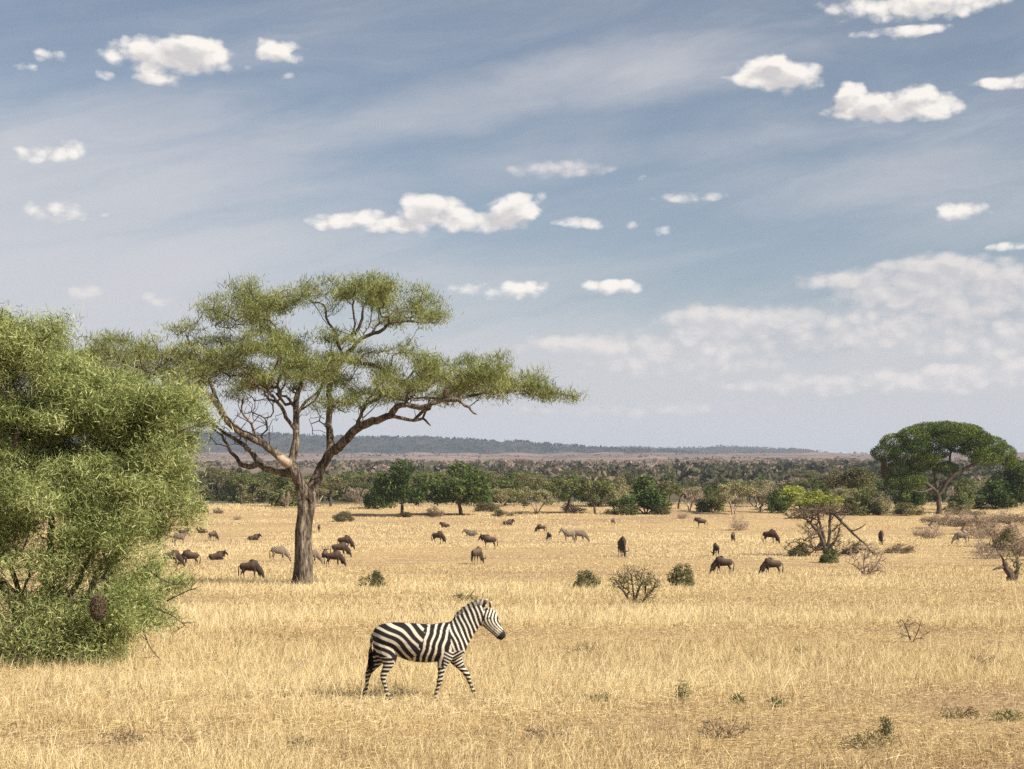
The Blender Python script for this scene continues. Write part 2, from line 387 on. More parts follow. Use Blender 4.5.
def skeleton_tubes(pos, par, rad, r0, ex=0.42, sides=lambda r: 5, skip=0):
    n = len(pos); kids = [[] for _ in range(n)]; cnt = np.zeros(n)
    for i in range(n - 1, -1, -1):
        if not kids[i]: cnt[i] = 1
        if par[i] >= 0: kids[par[i]].append(i); cnt[par[i]] += cnt[i]
    r = np.array([max(rad[i], r0 * cnt[i] ** ex) for i in range(n)])
    chains = []
    stack = [(0, -1)] + [(i, -1) for i in range(1, n) if par[i] < 0]
    while stack:
        i, p = stack.pop()
        pts, rr = ([pos[p]], [min(r[p], r[i] * 1.15)]) if p >= 0 else ([], [])
        while True:
            pts.append(pos[i]); rr.append(r[i])
            if not kids[i]: break
            ks = sorted(kids[i], key=lambda k: -r[k] * 1000 - cnt[k])
            for k in ks[1:]: stack.append((k, i))
            i = ks[0]
        rr[-1] *= 0.6
        if len(pts) > 1: chains.append((np.array(pts), np.array(rr)))
    return tubes(chains, sides), r

# leaf and bark materials
m_acacia_leaf = leafmat('acacia_foliage', (0.085, 0.10, 0.04), (0.225, 0.26, 0.09), (0.42, 0.42, 0.18), 0.35)
m_bush_leaf = leafmat('thorn_bush_foliage', (0.10, 0.13, 0.04), (0.34, 0.39, 0.14), (0.66, 0.66, 0.34), 0.35)
m_bark = barkmat('acacia_bark', (0.013, 0.010, 0.008), (0.062, 0.047, 0.036), (0.27, 0.22, 0.165), 1.0, 0.9)
m_twig = barkmat('grey_twig_bark', (0.03, 0.022, 0.016), (0.07, 0.052, 0.04), (0.15, 0.115, 0.085), 3, 0.2)
m_drybark = barkmat('bleached_dry_wood', (0.12, 0.085, 0.06), (0.25, 0.19, 0.14), (0.45, 0.37, 0.29), 3, 0.3)
m_pinkbark = barkmat('reddish_dry_twigs', (0.15, 0.11, 0.08), (0.29, 0.22, 0.165), (0.45, 0.36, 0.28), 3, 0.3)
LEAF = {
 'dark': leafmat('dark_evergreen_leaves', (0.028, 0.046, 0.017), (0.080, 0.115, 0.035), (0.22, 0.26, 0.08), 0.3),
 'mid': leafmat('mid_green_leaves', (0.05, 0.065, 0.025), (0.135, 0.155, 0.057), (0.29, 0.29, 0.12), 0.3),
 'olive': leafmat('olive_thorn_leaves', (0.07, 0.07, 0.036), (0.17, 0.162, 0.075), (0.33, 0.30, 0.155), 0.3),
 'pale': leafmat('pale_green_leaves', (0.11, 0.11, 0.055), (0.25, 0.24, 0.115), (0.43, 0.385, 0.21), 0.3),
 'lime': leafmat('yellow_green_leaves', (0.12, 0.14, 0.03), (0.33, 0.36, 0.07), (0.58, 0.58, 0.15), 0.35),
 'brown': leafmat('brownish_dry_leaves', (0.09, 0.066, 0.044), (0.20, 0.15, 0.10), (0.35, 0.275, 0.195), 0.25),
 'pink': leafmat('pinkish_dry_leaves', (0.16, 0.115, 0.08), (0.36, 0.265, 0.185), (0.56, 0.44, 0.32), 0.25),
 'crown': leafmat('umbrella_crown_leaves', (0.02, 0.038, 0.012), (0.062, 0.098, 0.026), (0.20, 0.25, 0.06), 0.22),
}
# ================================================================== the big acacia
TX, TY, TZ = at(303, 586)
TS = F / TY                                   # pixels per metre at the tree
def tp(px, py, dep): return np.array([(px - 303) / TS, dep, (588 - py) / TS])
LIMB = {  # px, py, depth m, radius px ; first entry of a child names its parent limb and index
 'trunk': [(303, 598, 0, 15.5), (303, 587, 0, 13), (303, 574, 0, 11.3), (303, 552, .1, 10.3), (302, 530, .15, 9.8), (304, 512, .1, 9.6), (306, 498, 0, 9.8)],
 'lstem': [(306, 500, 0, 8), (302, 484, -.3, 7.4), (297, 472, -.5, 7), (292, 463, -.6, 6.8)],
 'rstem': [(307, 500, 0, 8), (314, 480, .4, 6.8), (321, 463, .8, 6.3), (329, 449, 1, 6.2)],
 'A': [(292, 463, -.6, 7.5), (283, 455, -.9, 7), (272, 445, -1.3, 6), (258, 437, -1.8, 5.6), (243, 428, -2.2, 5.4), (233, 416, -2.7, 5.2), (228, 406, -3, 4.8), (221, 397, -3.2, 4.4), (208, 389, -3.4, 3.2), (190, 382, -3.5, 2.4), (165, 374, -3.4, 1.8), (135, 362, -3.2, 1.4)],
 'A2': [(228, 406, -3, 4), (222, 390, -2.6, 3), (214, 372, -2.2, 2.3), (200, 350, -1.8, 1.8), (190, 332, -1.5, 1.4)],
 'B': [(296, 471, -.5, 6.5), (284, 470, .2, 6.3), (268, 467, .9, 6), (255, 461, 1.6, 5.3), (248, 452, 2.2, 4.6), (240, 445, 2.6, 4.2), (230, 438, 3, 3.4), (216, 430, 3.3, 2.6), (200, 417, 3.6, 2), (180, 398, 3.9, 1.7), (150, 382, 4.2, 1.3)],
 'B2': [(252, 463, 1.6, 4.5), (243, 464, 1.9, 4.1), (235, 461, 2.0, 3.6), (231, 455, 1.9, 3), (225, 447, 1.6, 2.5), (222, 439, 1.3, 2.1), (216, 430, 1.0, 1.7), (207, 422, .6, 1.3)],
 'C': [(292, 463, -.6, 7), (296, 447, -.5, 6), (297, 430, -.3, 5.4), (296, 412, 0, 5), (296, 396, .3, 4.4), (300, 380, .6, 3.6), (296, 362, .9, 3), (284, 345, 1.2, 2.4), (272, 328, 1.5, 1.9), (255, 312, 1.8, 1.5)],
 'C2': [(297, 430, -.3, 3), (289, 415, -1, 2.6), (282, 400, -1.6, 2.2), (268, 388, -2.2, 1.8), (250, 375, -2.8, 1.4)],
 'C3': [(296, 412, 0, 2.6), (304, 398, 1, 2.3), (316, 386, 1.8, 1.8), (320, 370, 2.4, 1.5)],
 'D': [(329, 449, 1, 6.6), (328, 432, 1.2, 5.8), (326, 416, 1.4, 5.2), (328, 400, 1.5, 4.8), (327, 384, 1.5, 4.3), (333, 368, 1.4, 4), (341, 354, 1.2, 3.8), (349, 346, 1, 3.5), (358, 337, .8, 3.1), (370, 331, .6, 2.9), (380, 328, .3, 2.7), (390, 321, .1, 2.4), (405, 319, -.2, 2.1), (420, 320, -.4, 1.6), (436, 322, -.6, 1.2)],
 'D2': [(341, 354, 1.2, 2.8), (336, 340, 1.6, 2.5), (331, 326, 2, 2.2), (322, 312, 2.3, 2), (318, 298, 2.6, 1.7), (302, 292, 2.9, 1.4)],
 'D3': [(333, 340, 1.5, 3.2), (344, 334, 1.1, 3), (356, 327, .7, 2.6), (362, 315, .3, 2.2), (362, 300, 0, 1.6)],
 'D4': [(370, 331, .6, 2), (375, 322, 1.2, 1.8), (384, 312, 1.8, 1.5), (396, 300, 2.2, 1.2)],
 'E': [(329, 449, 1, 7.4), (338, 443, .6, 7.3), (347, 436, .1, 7.2), (358, 426, -.5, 6.6), (370, 421, -1, 6.2), (383, 417, -1.5, 5.7), (392, 414, -1.8, 5.2), (398, 407, -2, 4.8), (404, 404, -2.2, 4.4), (414, 405, -2.5, 4.2), (426, 407, -2.8, 4), (438, 402, -3.1, 3.6), (450, 400, -3.3, 3.1), (461, 401, -3.5, 2.6), (470, 408, -3.7, 2), (478, 415, -3.9, 1.2)],
 'E2': [(392, 414, -1.8, 3), (404, 417, -1.6, 2.8), (415, 418, -1.3, 2.5), (424, 417, -1.2, 2), (432, 424, -1.1, 1.1)],
 'E3': [(415, 418, -1.3, 2.5), (424, 411, -1.9, 2.6), (434, 405, -2.6, 2.6)],
 'E4': [(455, 401, -3.4, 2.4), (468, 396, -2.6, 2.2), (485, 392, -1.6, 1.9), (505, 390, -.6, 1.6), (528, 386, .3, 1.3), (550, 382, 1, 1)],
 'G': [(341, 356, 1.2, 3), (355, 357, 2, 2.9), (368, 359, 2.6, 2.8), (380, 364, 3, 2.7), (390, 372, 3.4, 2.6), (400, 379, 3.6, 2.5), (418, 377, 3.8, 2.2), (438, 374, 4, 2), (460, 376, 3.8, 1.6), (485, 380, 3.4, 1.2)],
 'H': [(333, 445, .8, 3), (345, 437, 1.6, 2.6), (352, 425, 2.2, 2.2), (357, 408, 2.7, 1.8), (352, 396, 3, 1.5), (344, 385, 3.2, 1.3)],
 'J': [(263, 440, -1.6, 2.2), (258, 424, -2.4, 1.8), (250, 410, -3, 1.5), (255, 396, -3.6, 1.2)],
 'K': [(330, 402, 1.5, 1.4), (336, 405, .9, 1.2), (345, 410, .4, .8)],
}
pos, par, rad = [], [], []
for nm, pts in LIMB.items():
    a = smooth_path(pts, 3); prev = -1
    if nm != 'trunk':
        p0 = tp(*a[0][:3]); dd = [np.linalg.norm(p - p0) for p in pos]; prev = int(np.argmin(dd))
    for k, (px, py, dep, r_) in enumerate(a):
        if k == 0 and prev >= 0 : continue
        j = 0.0 if nm == 'trunk' else 0.025; r_ = r_ if nm in ('trunk', 'lstem', 'rstem') else r_ * .80
        pos.append(tp(px, py, dep) + rng.normal(size=3) * j); par.append(prev); rad.append(r_ * .80 / TS); prev = len(pos) - 1
# crown pads: px, py, rx px, ry px, depth centre m, depth radius m, number of twigs
PADS = [(108, 353, 42, 19, 0, 3, 56), (84, 362, 18, 9, -1, 2, 18), (150, 345, 46, 22, -2.5, 3, 62), (165, 358, 50, 16, 3, 3, 46), (200, 348, 46, 27, 0, 4, 80), (185, 372, 36, 14, -3, 2, 26), (228, 366, 40, 24, 2, 4, 56),
        (90, 360, 18, 8, 1, 2, 10), (245, 300, 44, 20, 0, 3.2, 66), (225, 308, 28, 14, 2, 2, 22), (272, 306, 30, 22, -2, 3, 40), (300, 292, 28, 14, 0, 3, 26), (332, 281, 42, 11, 1, 3, 44), (372, 288, 42, 15, -1, 3.2, 56), (350, 300, 30, 10, 2.5, 2, 18),
        (408, 301, 32, 15, 0, 3, 44), (425, 314, 28, 7, -.5, 2, 20), (390, 312, 30, 8, 1.5, 2, 18), (270, 345, 38, 27, -2, 4, 62), (305, 345, 38, 27, 2, 4, 60), (335, 362, 34, 20, -1, 3, 38), (275, 376, 30, 13, 1, 3, 26), (352, 384, 38, 18, 2.5, 3, 44), (372, 350, 38, 18, 3, 3, 34), (345, 338, 30, 12, -2, 3, 16),
        (405, 362, 40, 15, 2, 3, 42), (425, 374, 42, 15, 3.5, 3, 44), (385, 388, 28, 9, 2, 2, 16), (462, 370, 42, 16, 0, 4, 60), (490, 372, 42, 19, -2, 3, 66), (505, 384, 50, 12, 0, 3.5, 50), (535, 382, 36, 12, .5, 2.5, 42), (470, 388, 40, 7, 0, 3, 22), (556, 388, 18, 7, 1, 1.5, 14), (420, 350, 30, 12, 0, 2, 10), (300, 372, 44, 18, -2, 3, 50), (345, 396, 34, 13, 1.5, 2.5, 34), (395, 384, 36, 14, -1, 3, 34), (245, 384, 34, 14, 2, 3, 34), (250, 336, 40, 16, 2, 3, 40), (205, 392, 30, 10, -1, 2, 20), (130, 372, 34, 12, 1, 3, 26), (445, 392, 30, 9, 1, 2, 18)]
att = []; 
for (px, py, rx, ry, dc, dr, n) in PADS:
    m_ = max(2, n // 5); cc = in_ell(m_, (0, 0, 0, rx, ry, dr)); cc[:, 1] *= np.where(cc[:, 1] < 0, 1.15, .8)
    e = np.concatenate([c_ + rng.normal(size=(5, 3)) * np.array([5.5, 3.2, .33]) for c_ in cc])
    for a in e: att.append(tp(px + a[0], py + a[1] * .9 + 3, dc + a[2]))
att = np.array(att)
bare = np.array([tp(px + a[0], py + a[1], dc + a[2]) for (px, py, rx, ry, dc, dr, n) in [(262, 412, 26, 24, -1.5, 2, 80), (222, 430, 28, 18, 2.5, 1.5, 60), (276, 392, 26, 12, 0, 2, 40), (315, 415, 14, 22, 1.5, 1.5, 26), (352, 405, 14, 16, 2.5, 1, 20), (345, 322, 26, 12, 1, 1.5, 30), (415, 398, 40, 8, -1, 2, 36), (265, 440, 14, 14, -.5, 2, 20), (395, 345, 24, 8, 2, 1.5, 24)] for a in in_ell(n, (0, 0, 0, rx, ry, dr))])
att = np.concatenate([att, bare])
pos, par, rad, tips = grow(pos, par, rad, att, step=0.42, bal=0.30, jit=0.30, up=-0.1)
def flute(a, i, n, r): return 1 + (r > .33) * (0.22 * np.sin(3 * a + 0.20 * i + 1) + 0.13 * np.sin(5 * a - 0.14 * i + 1) + 0.05 * np.sin(9 * a + 0.3 * i)) + (0.06 if r > 0.15 else 0.03) * np.sin(2 * a + i * .7)
n_leafy = len(att)
hero = thing('acacia_tree', 'big flat-topped acacia with a forked trunk and spreading crown behind the walking zebra', 'tree', (TX, TY, TZ - 0.25))
(Vt, F4t, F3t), rr = skeleton_tubes(pos, par, rad, 0.017, 0.42, lambda r: 14 if r > .3 else (9 if r > .12 else 5))
# split trunk and main limbs from twigs
nl = sum(1 for r_ in rad if r_ > 0)
def sub_skel(keep):
    idm = {}; P2, Q2, R2 = [], [], []
    for i in range(len(pos)):
        if keep(i):
            p = par[i]
            if p >= 0 and p not in idm:
                P2.append(pos[p]); Q2.append(-1); R2.append(rr[i]); q_ = len(P2) - 1
            else: q_ = idm.get(p, -1)
            idm[i] = len(P2); P2.append(pos[i]); Q2.append(q_); R2.append(rr[i])
    return P2, Q2, R2
def skel_flute(P2, Q2, R2, sides, fl=None):
    n = len(P2); kids = [[] for _ in range(n)]
    for i in range(n):
        if Q2[i] >= 0: kids[Q2[i]].append(i)
    chains = []; stack = [(i, -1) for i in range(n) if Q2[i] < 0]
    while stack:
        i, p = stack.pop(); pts, r_ = ([P2[p]], [min(R2[p], R2[i] * 1.1)]) if p >= 0 else ([], [])
        while True:
            pts.append(P2[i]); r_.append(R2[i])
            if not kids[i]: break
            ks = sorted(kids[i], key=lambda k: -R2[k])
            for k in ks[1:]: stack.append((k, i))
            i = ks[0]
        if len(pts) > 1: r_[-1] *= .6; chains.append((np.array(pts), np.array(r_)))
    return tubes(chains, sides, fl)
V_, a4, a3 = skel_flute(*sub_skel(lambda i: rad[i] > 0), sides=lambda r: 40 if r > .3 else (14 if r > .12 else 9), fl=flute)
obj('trunk', mesh_np('acacia_trunk', V_, a4, a3, smooth=True), m_bark, hero)
V_, a4, a3 = skel_flute(*sub_skel(lambda i: rad[i] == 0), sides=lambda r: 6 if r > .05 else 4)
obj('branches', mesh_np('acacia_branches', V_, a4, a3, smooth=True), m_twig, hero)
# foliage: bristly sprigs standing on the twigs
nearbare = lambda P: np.min(np.linalg.norm(P[:, None, :] - bare[None], axis=2), 1)
tipP = np.array([pos[t] for t in tips]); tipP = tipP[nearbare(tipP) > .25]
tw = np.array([pos[i] for i in range(nl, len(pos)) if rr[i] < 0.05]); tw = tw[nearbare(tw) > .8]
B = []; T0 = []
n1 = 52
base = np.repeat(tipP, n1, 0); B.append(base + rng.normal(size=base.shape) * np.array([.33, .33, .17])); T0.append(np.repeat(rng.normal(size=len(tipP)) * .14, n1))
base = np.repeat(tw, 5, 0); B.append(base + rng.normal(size=base.shape) * np.array([.3, .3, .14])); T0.append(rng.normal(size=len(base)) * .12 - .04)
B = np.concatenate(B); T0 = np.concatenate(T0); n = len(B)
Dr = rand_dirs(n, 1.0); L = rng.uniform(.10, .46, n); W = rng.uniform(.018, .042, n)
tone = np.clip(0.5 + T0 + rng.normal(size=n) * .16, 0, 1)
V_, a4, a3, tn = sprigs(B, Dr, L, W, tone)
obj('crown', mesh_np('acacia_crown', V_, a4, a3, {'tone': tn}), m_acacia_leaf, hero)
print('hero', len(pos), n, len(tips))
# pale dead bark patch / broken stub at the fork
st_ = tubes([(np.array([tp(291, 462, -1.0), tp(284, 456, -1.4), tp(281, 454, -1.6)]), np.array([.26, .22, .05]))], 9)
obj('broken_stub', mesh_np('stub', *st_, smooth=True), m_drybark, hero)
def nest(name, label, px, py, Y, r, grp=None):
    n = 1500; d = rand_dirs(n); rr_ = r * (0.75 + 0.25 * rng.random(n)); C = d * rr_[:, None] * np.array([1, 1, 1.15])
    t = np.cross(d, rng.normal(size=(n, 3))); t /= np.linalg.norm(t, axis=1)[:, None]
    V, a4, a3, tn = sprigs(C - t * r * .4, t, np.full(n, r * .9), np.full(n, r * .07 + .004), np.clip(rng.normal(.3, .2, n), 0, 1))
    me = mesh_np(name, V, a4, a3, {'tone': tn})
    o = obj(name, me, LEAF['brown']); o.location = ((px - 512) / F * Y, Y, EYE + (YH - py) / F * Y); o.scale = (.8, .8, 1.1) if r < .5 else (.55, .6, 1.7); tag(o, label, 'nest', grp); return o
nest('weaver_nest', 'round brown woven nest hanging under the right limb of the big acacia', 446, 394, TY - 3.3, .20)

# ================================================================== the thorn bush on the left
BX, BY, BZ = at(48, 664)
BS = F / BY
def bp_(px, py, dep): return np.array([(px - 48) / BS, dep, (664 - py) / BS])
BL = [(25, 395, 66, 66, 0, 1.6, 190), (60, 440, 80, 56, .3, 1.8, 230), (116, 415, 64, 40, .2, 1.4, 180), (138, 470, 50, 32, -.4, 1.3, 110), (164, 436, 28, 24, 0, 1, 56), (70, 520, 88, 60, -.5, 1.8, 260), (125, 545, 60, 40, -.2, 1.3, 130), (148, 592, 40, 24, 0, 1, 70), (115, 600, 50, 34, -.5, 1.2, 100),
      (20, 560, 60, 60, -.6, 1.6, 110), (60, 615, 55, 30, -.3, 1.3, 70), (-70, 440, 90, 110, .3, 2, 220), (-80, 570, 90, 80, 0, 2, 130), (104, 640, 26, 20, -.3, .8, 34), (100, 395, 52, 26, 0, 1.2, 110), (160, 405, 34, 22, 0, 1, 50), (10, 338, 40, 26, .3, 1, 70), (170, 505, 28, 22, .2, .6, 40), (45, 500, 60, 36, -.3, 1.4, 120), (95, 508, 44, 26, -.2, 1.0, 90), (60, 585, 60, 26, -.5, 1.0, 70), (185, 420, 22, 14, 0, .7, 26), (175, 390, 26, 12, .2, .7, 26), (30, 400, 60, 50, .9, 1.0, 150), (70, 425, 60, 40, .8, 1.0, 120), (20, 480, 60, 50, .9, 1.0, 120), (65, 375, 34, 22, .3, 1, 70), (25, 345, 44, 30, 0, 1.2, 90), (-30, 350, 50, 30, .3, 1.2, 60)]
pos, par, rad = [], [], []
for s_ in range(6):
    a = s_ / 9 * 6.28 + .3; prev = -1; tx, ty = 48 + 85 * math.cos(a) * (1.1), 530 - 20 * math.sin(3 * a)
    ctrl = [(48 + 6 * math.cos(a), 668, .15 * math.sin(a), 3.4), (48 + 25 * math.cos(a), 625, .5 * math.sin(a), 2.6), (48 + 50 * math.cos(a + .2), 575, .9 * math.sin(a), 1.9), (tx, ty, 1.2 * math.sin(a), 1.4), (tx + 12 * math.cos(a), ty - 60, 1.3 * math.sin(a), 1.0)]
    for k, (px, py, dep, r_) in enumerate(smooth_path(ctrl, 4)):
        pos.append(bp_(px, py, dep) + rng.normal(size=3) * .04); par.append(prev); rad.append(r_ / BS); prev = len(pos) - 1
att = []
for k, (px, py, rx, ry, dc, dr, n) in enumerate(BL):
    for c_ in in_ell(max(3, n // 9), (0, 0, 0, rx * 1.04, ry * 1.04, dr), .35):
        for a in c_ + rng.normal(size=(9, 3)) * np.array([8, 6, .18]): att.append(bp_(px + a[0], py + a[1], dc + a[2]))
att = np.array(att)
nlf = len(att); att = np.concatenate([att, np.array([bp_(60 + a[0], 628 + a[1], -.8 + a[2]) for a in in_ell(1100, (0, 0, 0, 74, 50, 1.3))])])
pos, par, rad, tips = grow(pos, par, rad, att, step=0.25, bal=0.3, jit=0.3, up=0.1)
bush = thing('thorn_bush', 'large yellow-green thorn bush filling the left edge in the foreground', 'bush', (BX, BY, BZ - .1))
(V_, a4, a3), rr = skeleton_tubes(pos, par, rad, 0.0082, 0.42, lambda r: 8 if r > .05 else 4)
obj('stems', mesh_np('bush_stems', V_, a4, a3, smooth=True), m_twig, bush)
tipP = np.array([pos[t] for t in tips]); tw = np.array([pos[i] for i in range(len(pos)) if rr[i] < 0.02])
low = lambda P: np.clip(1 - SMO(P[:, 2], 3.4, 1.7) * SMO(P[:, 0], 2.0, 0.9), 0, 1)          # the lowest, inner branches are bare and brown
n1 = 100; base = np.repeat(tipP, n1, 0); keep = rng.random(len(base)) < 0.16 + .84 * low(base); base = base[keep]
Bq = base + rng.normal(size=base.shape) * np.array([.17, .17, .12]); T0 = np.repeat(rng.normal(size=len(tipP)) * .18, n1)[keep]
base2 = np.repeat(tw, 9, 0); base2 = base2[rng.random(len(base2)) < 0.15 + .85 * low(base2)]
B = np.concatenate([Bq, base2 + rng.normal(size=base2.shape) * .1]); T0 = np.concatenate([T0, rng.normal(size=len(base2)) * .1 - .05]); n = len(B)
Dr = rand_dirs(n, 0.45); L = rng.uniform(.04, .19, n); W = rng.uniform(.008, .020, n)
tone = np.clip(0.50 + T0 + rng.normal(size=n) * .21 + 0.22 * (rng.random(n) < .12), 0, 1)
V_, a4, a3, tn = sprigs(B, Dr, L, W, tone, rng.normal(size=(n, 3)) * .3)
obj('foliage', mesh_np('bush_foliage', V_, a4, a3, {'tone': tn}), m_bush_leaf, bush)
# long bare shoots reaching out of the outline
SH = []
for (x0, y0, x1, y1) in [(10, 350, 35, 318), (-5, 345, 12, 312), (40, 360, 62, 330), (120, 400, 108, 352), (130, 405, 152, 366), (175, 470, 218, 492), (165, 600, 198, 618), (150, 620, 175, 655), (90, 650, 70, 690), (60, 650, 92, 684), (100, 640, 140, 668), (180, 430, 214, 418), (30, 380, 58, 352), (150, 560, 200, 578), (170, 595, 205, 580)]:
    d0 = rng.uniform(-1, .6); mid = ((x0 + x1) / 2 + rng.normal() * 4, (y0 + y1) / 2 + rng.normal() * 4)
    pth = smooth_path([(x0, y0, d0), (*mid, d0 - .1), (x1, y1, d0 - .2)], 5); P3 = np.array([bp_(*p) for p in pth]); SH.append((P3, np.linspace(.018, .006, len(P3))))
    for j in range(6):
        k = rng.integers(3, len(P3)); d = rand_dirs(1, .3)[0] * rng.uniform(.15, .4); SH.append((np.array([P3[k], P3[k] + d * .6, P3[k] + d]), np.array([.008, .006, .003])))
for c_ in range(0, len(SH), 7): obj('bare_shoot', mesh_np('bush_shoot', *tubes(SH[c_:c_ + 7], 4)), m_twig, bush)
nest('weaver_nest', 'dark brown ball of a nest low in the thorn bush at the left edge', 98, 608, BY - 2.0, .20)
print('bush', n, len(pos))

# ================================================================== animals
def remesh(name, parts, voxel, smooth_it=4, fac=0.5):
    VV, Q4, Q3, b0 = [], [], [], 0
    for (V, a4, a3) in parts:
        VV.append(V); Q4.append(a4 + b0); Q3.append(a3 + b0); b0 += len(V)
    me = mesh_np(name + '_raw', np.concatenate(VV), np.concatenate(Q4), np.concatenate(Q3))
    o = bpy.data.objects.new('tmp', me); COL.objects.link(o)
    m = o.modifiers.new('r', 'REMESH'); m.mode = 'VOXEL'; m.voxel_size = voxel; m.use_smooth_shade = True
    s_ = o.modifiers.new('s', 'SMOOTH'); s_.iterations = smooth_it; s_.factor = fac
    dg = bpy.context.evaluated_depsgraph_get(); dg.update()
    out = bpy.data.meshes.new_from_object(o.evaluated_get(dg)); out.name = name
    bpy.data.objects.remove(o); bpy.data.meshes.remove(me)
    return out
def loft(secs, ns=14, k=4):
    """secs: x, y, z, half width (y), half height (in the plane) ; body runs through the centres"""
    S = smooth_path(secs, k); P = S[:, :3]; T = np.gradient(P, axis=0); T /= np.linalg.norm(T, axis=1)[:, None] + 1e-9
    a = np.arange(ns) * 2 * math.pi / ns; VV = []
    for i in range(len(S)):
        up = np.cross(T[i], (0, 1, 0)); up = up / (np.linalg.norm(up) + 1e-9)      # stays in the xz plane
        side = np.cross(up, T[i])
        VV.append(P[i] + S[i, 3] * np.cos(a)[:, None] * side + S[i, 4] * np.sin(a)[:, None] * up)
    n = len(S); idx = np.arange(n * ns).reshape(n, ns)
    q4 = np.stack([idx[:-1], np.roll(idx[:-1], -1, 1), np.roll(idx[1:], -1, 1), idx[1:]], -1).reshape(-1, 4); V = np.concatenate(VV + [P[[0, -1]]])
    q3 = np.concatenate([np.stack([np.roll(idx[0], -1), idx[0], np.full(ns, n * ns)], -1), np.stack([idx[-1], np.roll(idx[-1], -1), np.full(ns, n * ns + 1)], -1)])
    return V, q4, q3
def ball(c, r, ns=10):
    r = np.atleast_1d(r) * np.ones(3); t = np.linspace(0.05, math.pi - .05, ns); c = np.asarray(c, float)
    secs = [(c[0] - r[0] * math.cos(u), c[1], c[2], r[1] * math.sin(u) + 1e-3, r[2] * math.sin(u) + 1e-3) for u in t]
    return loft(secs, 10, 1)
def get_co(me):
    a = np.empty(len(me.vertices) * 3, np.float32); me.vertices.foreach_get('co', a); return a.reshape(-1, 3)
def set_pig(me, C):
    at_ = me.attributes.new('pigment', 'FLOAT_COLOR', 'POINT')
    at_.data.foreach_set('color', np.concatenate([C, np.ones((len(C), 1))], 1).astype(np.float32).ravel())
Zx = lambda v: (v - 500) / 290.0
Zz = lambda v: (635 - v) / 290.0
def Zs(lst):  # zoom coordinates: x, y centre, y offset m, half width m, half height in zoom px
    return [(Zx(a), yo, Zz(b), w_, h_ / 290.0) for (a, b, yo, w_, h_) in lst]
m_coat = vcolmat('animal_coat', 0.75, 0.25, 0.25, 25)
m_hairm = vcolmat('coarse_hair', 0.9, 0.15, 0.5, 60)
m_eye, _q, _b = mat('dark_glossy_eye', 0.15, 0.5); _b.inputs['Base Color'].default_value = (0.01, 0.008, 0.006, 1)
WHT = np.array([0.66, 0.60, 0.50]); BLK = np.array([0.014, 0.011, 0.010])

def stripe_col(X, Y, Z, grazing=False):
    """zebra pigment from the standing body's side view, X and Z in zoom pixels"""
    x, z = X * 290 + 500, 635 - Z * 290
    wob = 5 * np.sin(x / 23 + z / 37) + 3.5 * np.sin(z / 13 - x / 41)
    r = np.hypot(x - 190, z - 535)
    phA = r / 35 + wob / 60
    xp = x - (430 - z) * 0.26
    phB = (xp - 262) / 33 + wob / 50 + .1
    # shoulder to neck: stripes lean the other way and get tighter
    u = x + (z - 330) * -0.42
    phN = (u - 590) / 23.5 + 9.7 + wob / 60
    seam = (x - 405) - (440 - z) * 0.42 + 9 * np.sin(z / 11 + 1) + 5 * np.sin(z / 5.5)
    ph = np.where(seam < 0, phA, phB)
    ph = np.where(x > 588 + (z - 330) * 0.12, phN, ph)
    s_ = np.cos(ph * 2 * math.pi)
    wth = np.where(seam < 0, 0.46, 0.46)
    # legs: horizontal bands
    leg = SMO(z, 452, 470); hind = SMO(400 - x, 70, 100) * SMO(z, 400, 430)
    lg = np.maximum(leg, hind * (x < 350))
    phL = z / 19.5 + 0.8 * np.sin(x / 30) * 0.3 + (x - 250) / 140
    s_ = np.where(lg > .5, np.cos(phL * 2 * math.pi), s_); wth = np.where(lg > .5, 0.40, wth)
    # forearm chevrons at the shoulder
    ch = (x > 555) & (x < 650) & (z > 385) & (z <= 470)
    phC = (z + np.abs(x - 598) * 0.55) / 17.5
    s_ = np.where(ch, np.cos(phC * 2 * math.pi), s_)
    # head
    hd = (x > 742)
    phH = ((x - 742) * 0.6 + (z - 170) * -0.25 + 14 * np.sin((z - 200) / 30)) / 9.6
    s_ = np.where(hd, np.cos(phH * 2 * math.pi), s_); wth = np.where(hd, 0.18, wth)
    k = SMO(s_ + wth, -0.16, 0.16)
    blk = k
    muz = SMO((x - 755) * 0.72 + (z - 200) * 0.70, 118, 128); blk = np.maximum(blk, muz * (z < 370))
    blk = np.maximum(blk, SMO(z, 606, 618))
    # belly, inner legs paler; spine line dark
    belly = SMO(z, 436, 446) * (x > 370) * (x < 560) * (np.abs(Y) < .13); blk = blk * (1 - .6 * belly)
    spine = (z < 262) * (np.abs(Y) < .02) * (x > 240) * (x < 600); blk = np.maximum(blk, spine * 1.0)
    shd = SMO(-s_, .82, 1.0) * (seam < 40) * (x < 480) * (z < 440) * .45 * (x > 215)       # faint brown shadow stripes between the black ones
    wht = WHT * (1 - shd)[:, None] + np.array([.26, .17, .10]) * shd[:, None]
    dirt = SMO(z, 400, 600)[:, None] * np.array([.18, .19, .19]); wht = wht - dirt
    c = wht * (1 - blk)[:, None] + BLK * blk[:, None]
    # warm brown shade on haunch and dust on the white
    du = (0.10 * np.sin(x / 60) + .1)[:, None] * np.array([0.05, 0.02, -0.03]) * (1 - blk)[:, None]
    return np.clip(c + du, 0.01, 1)
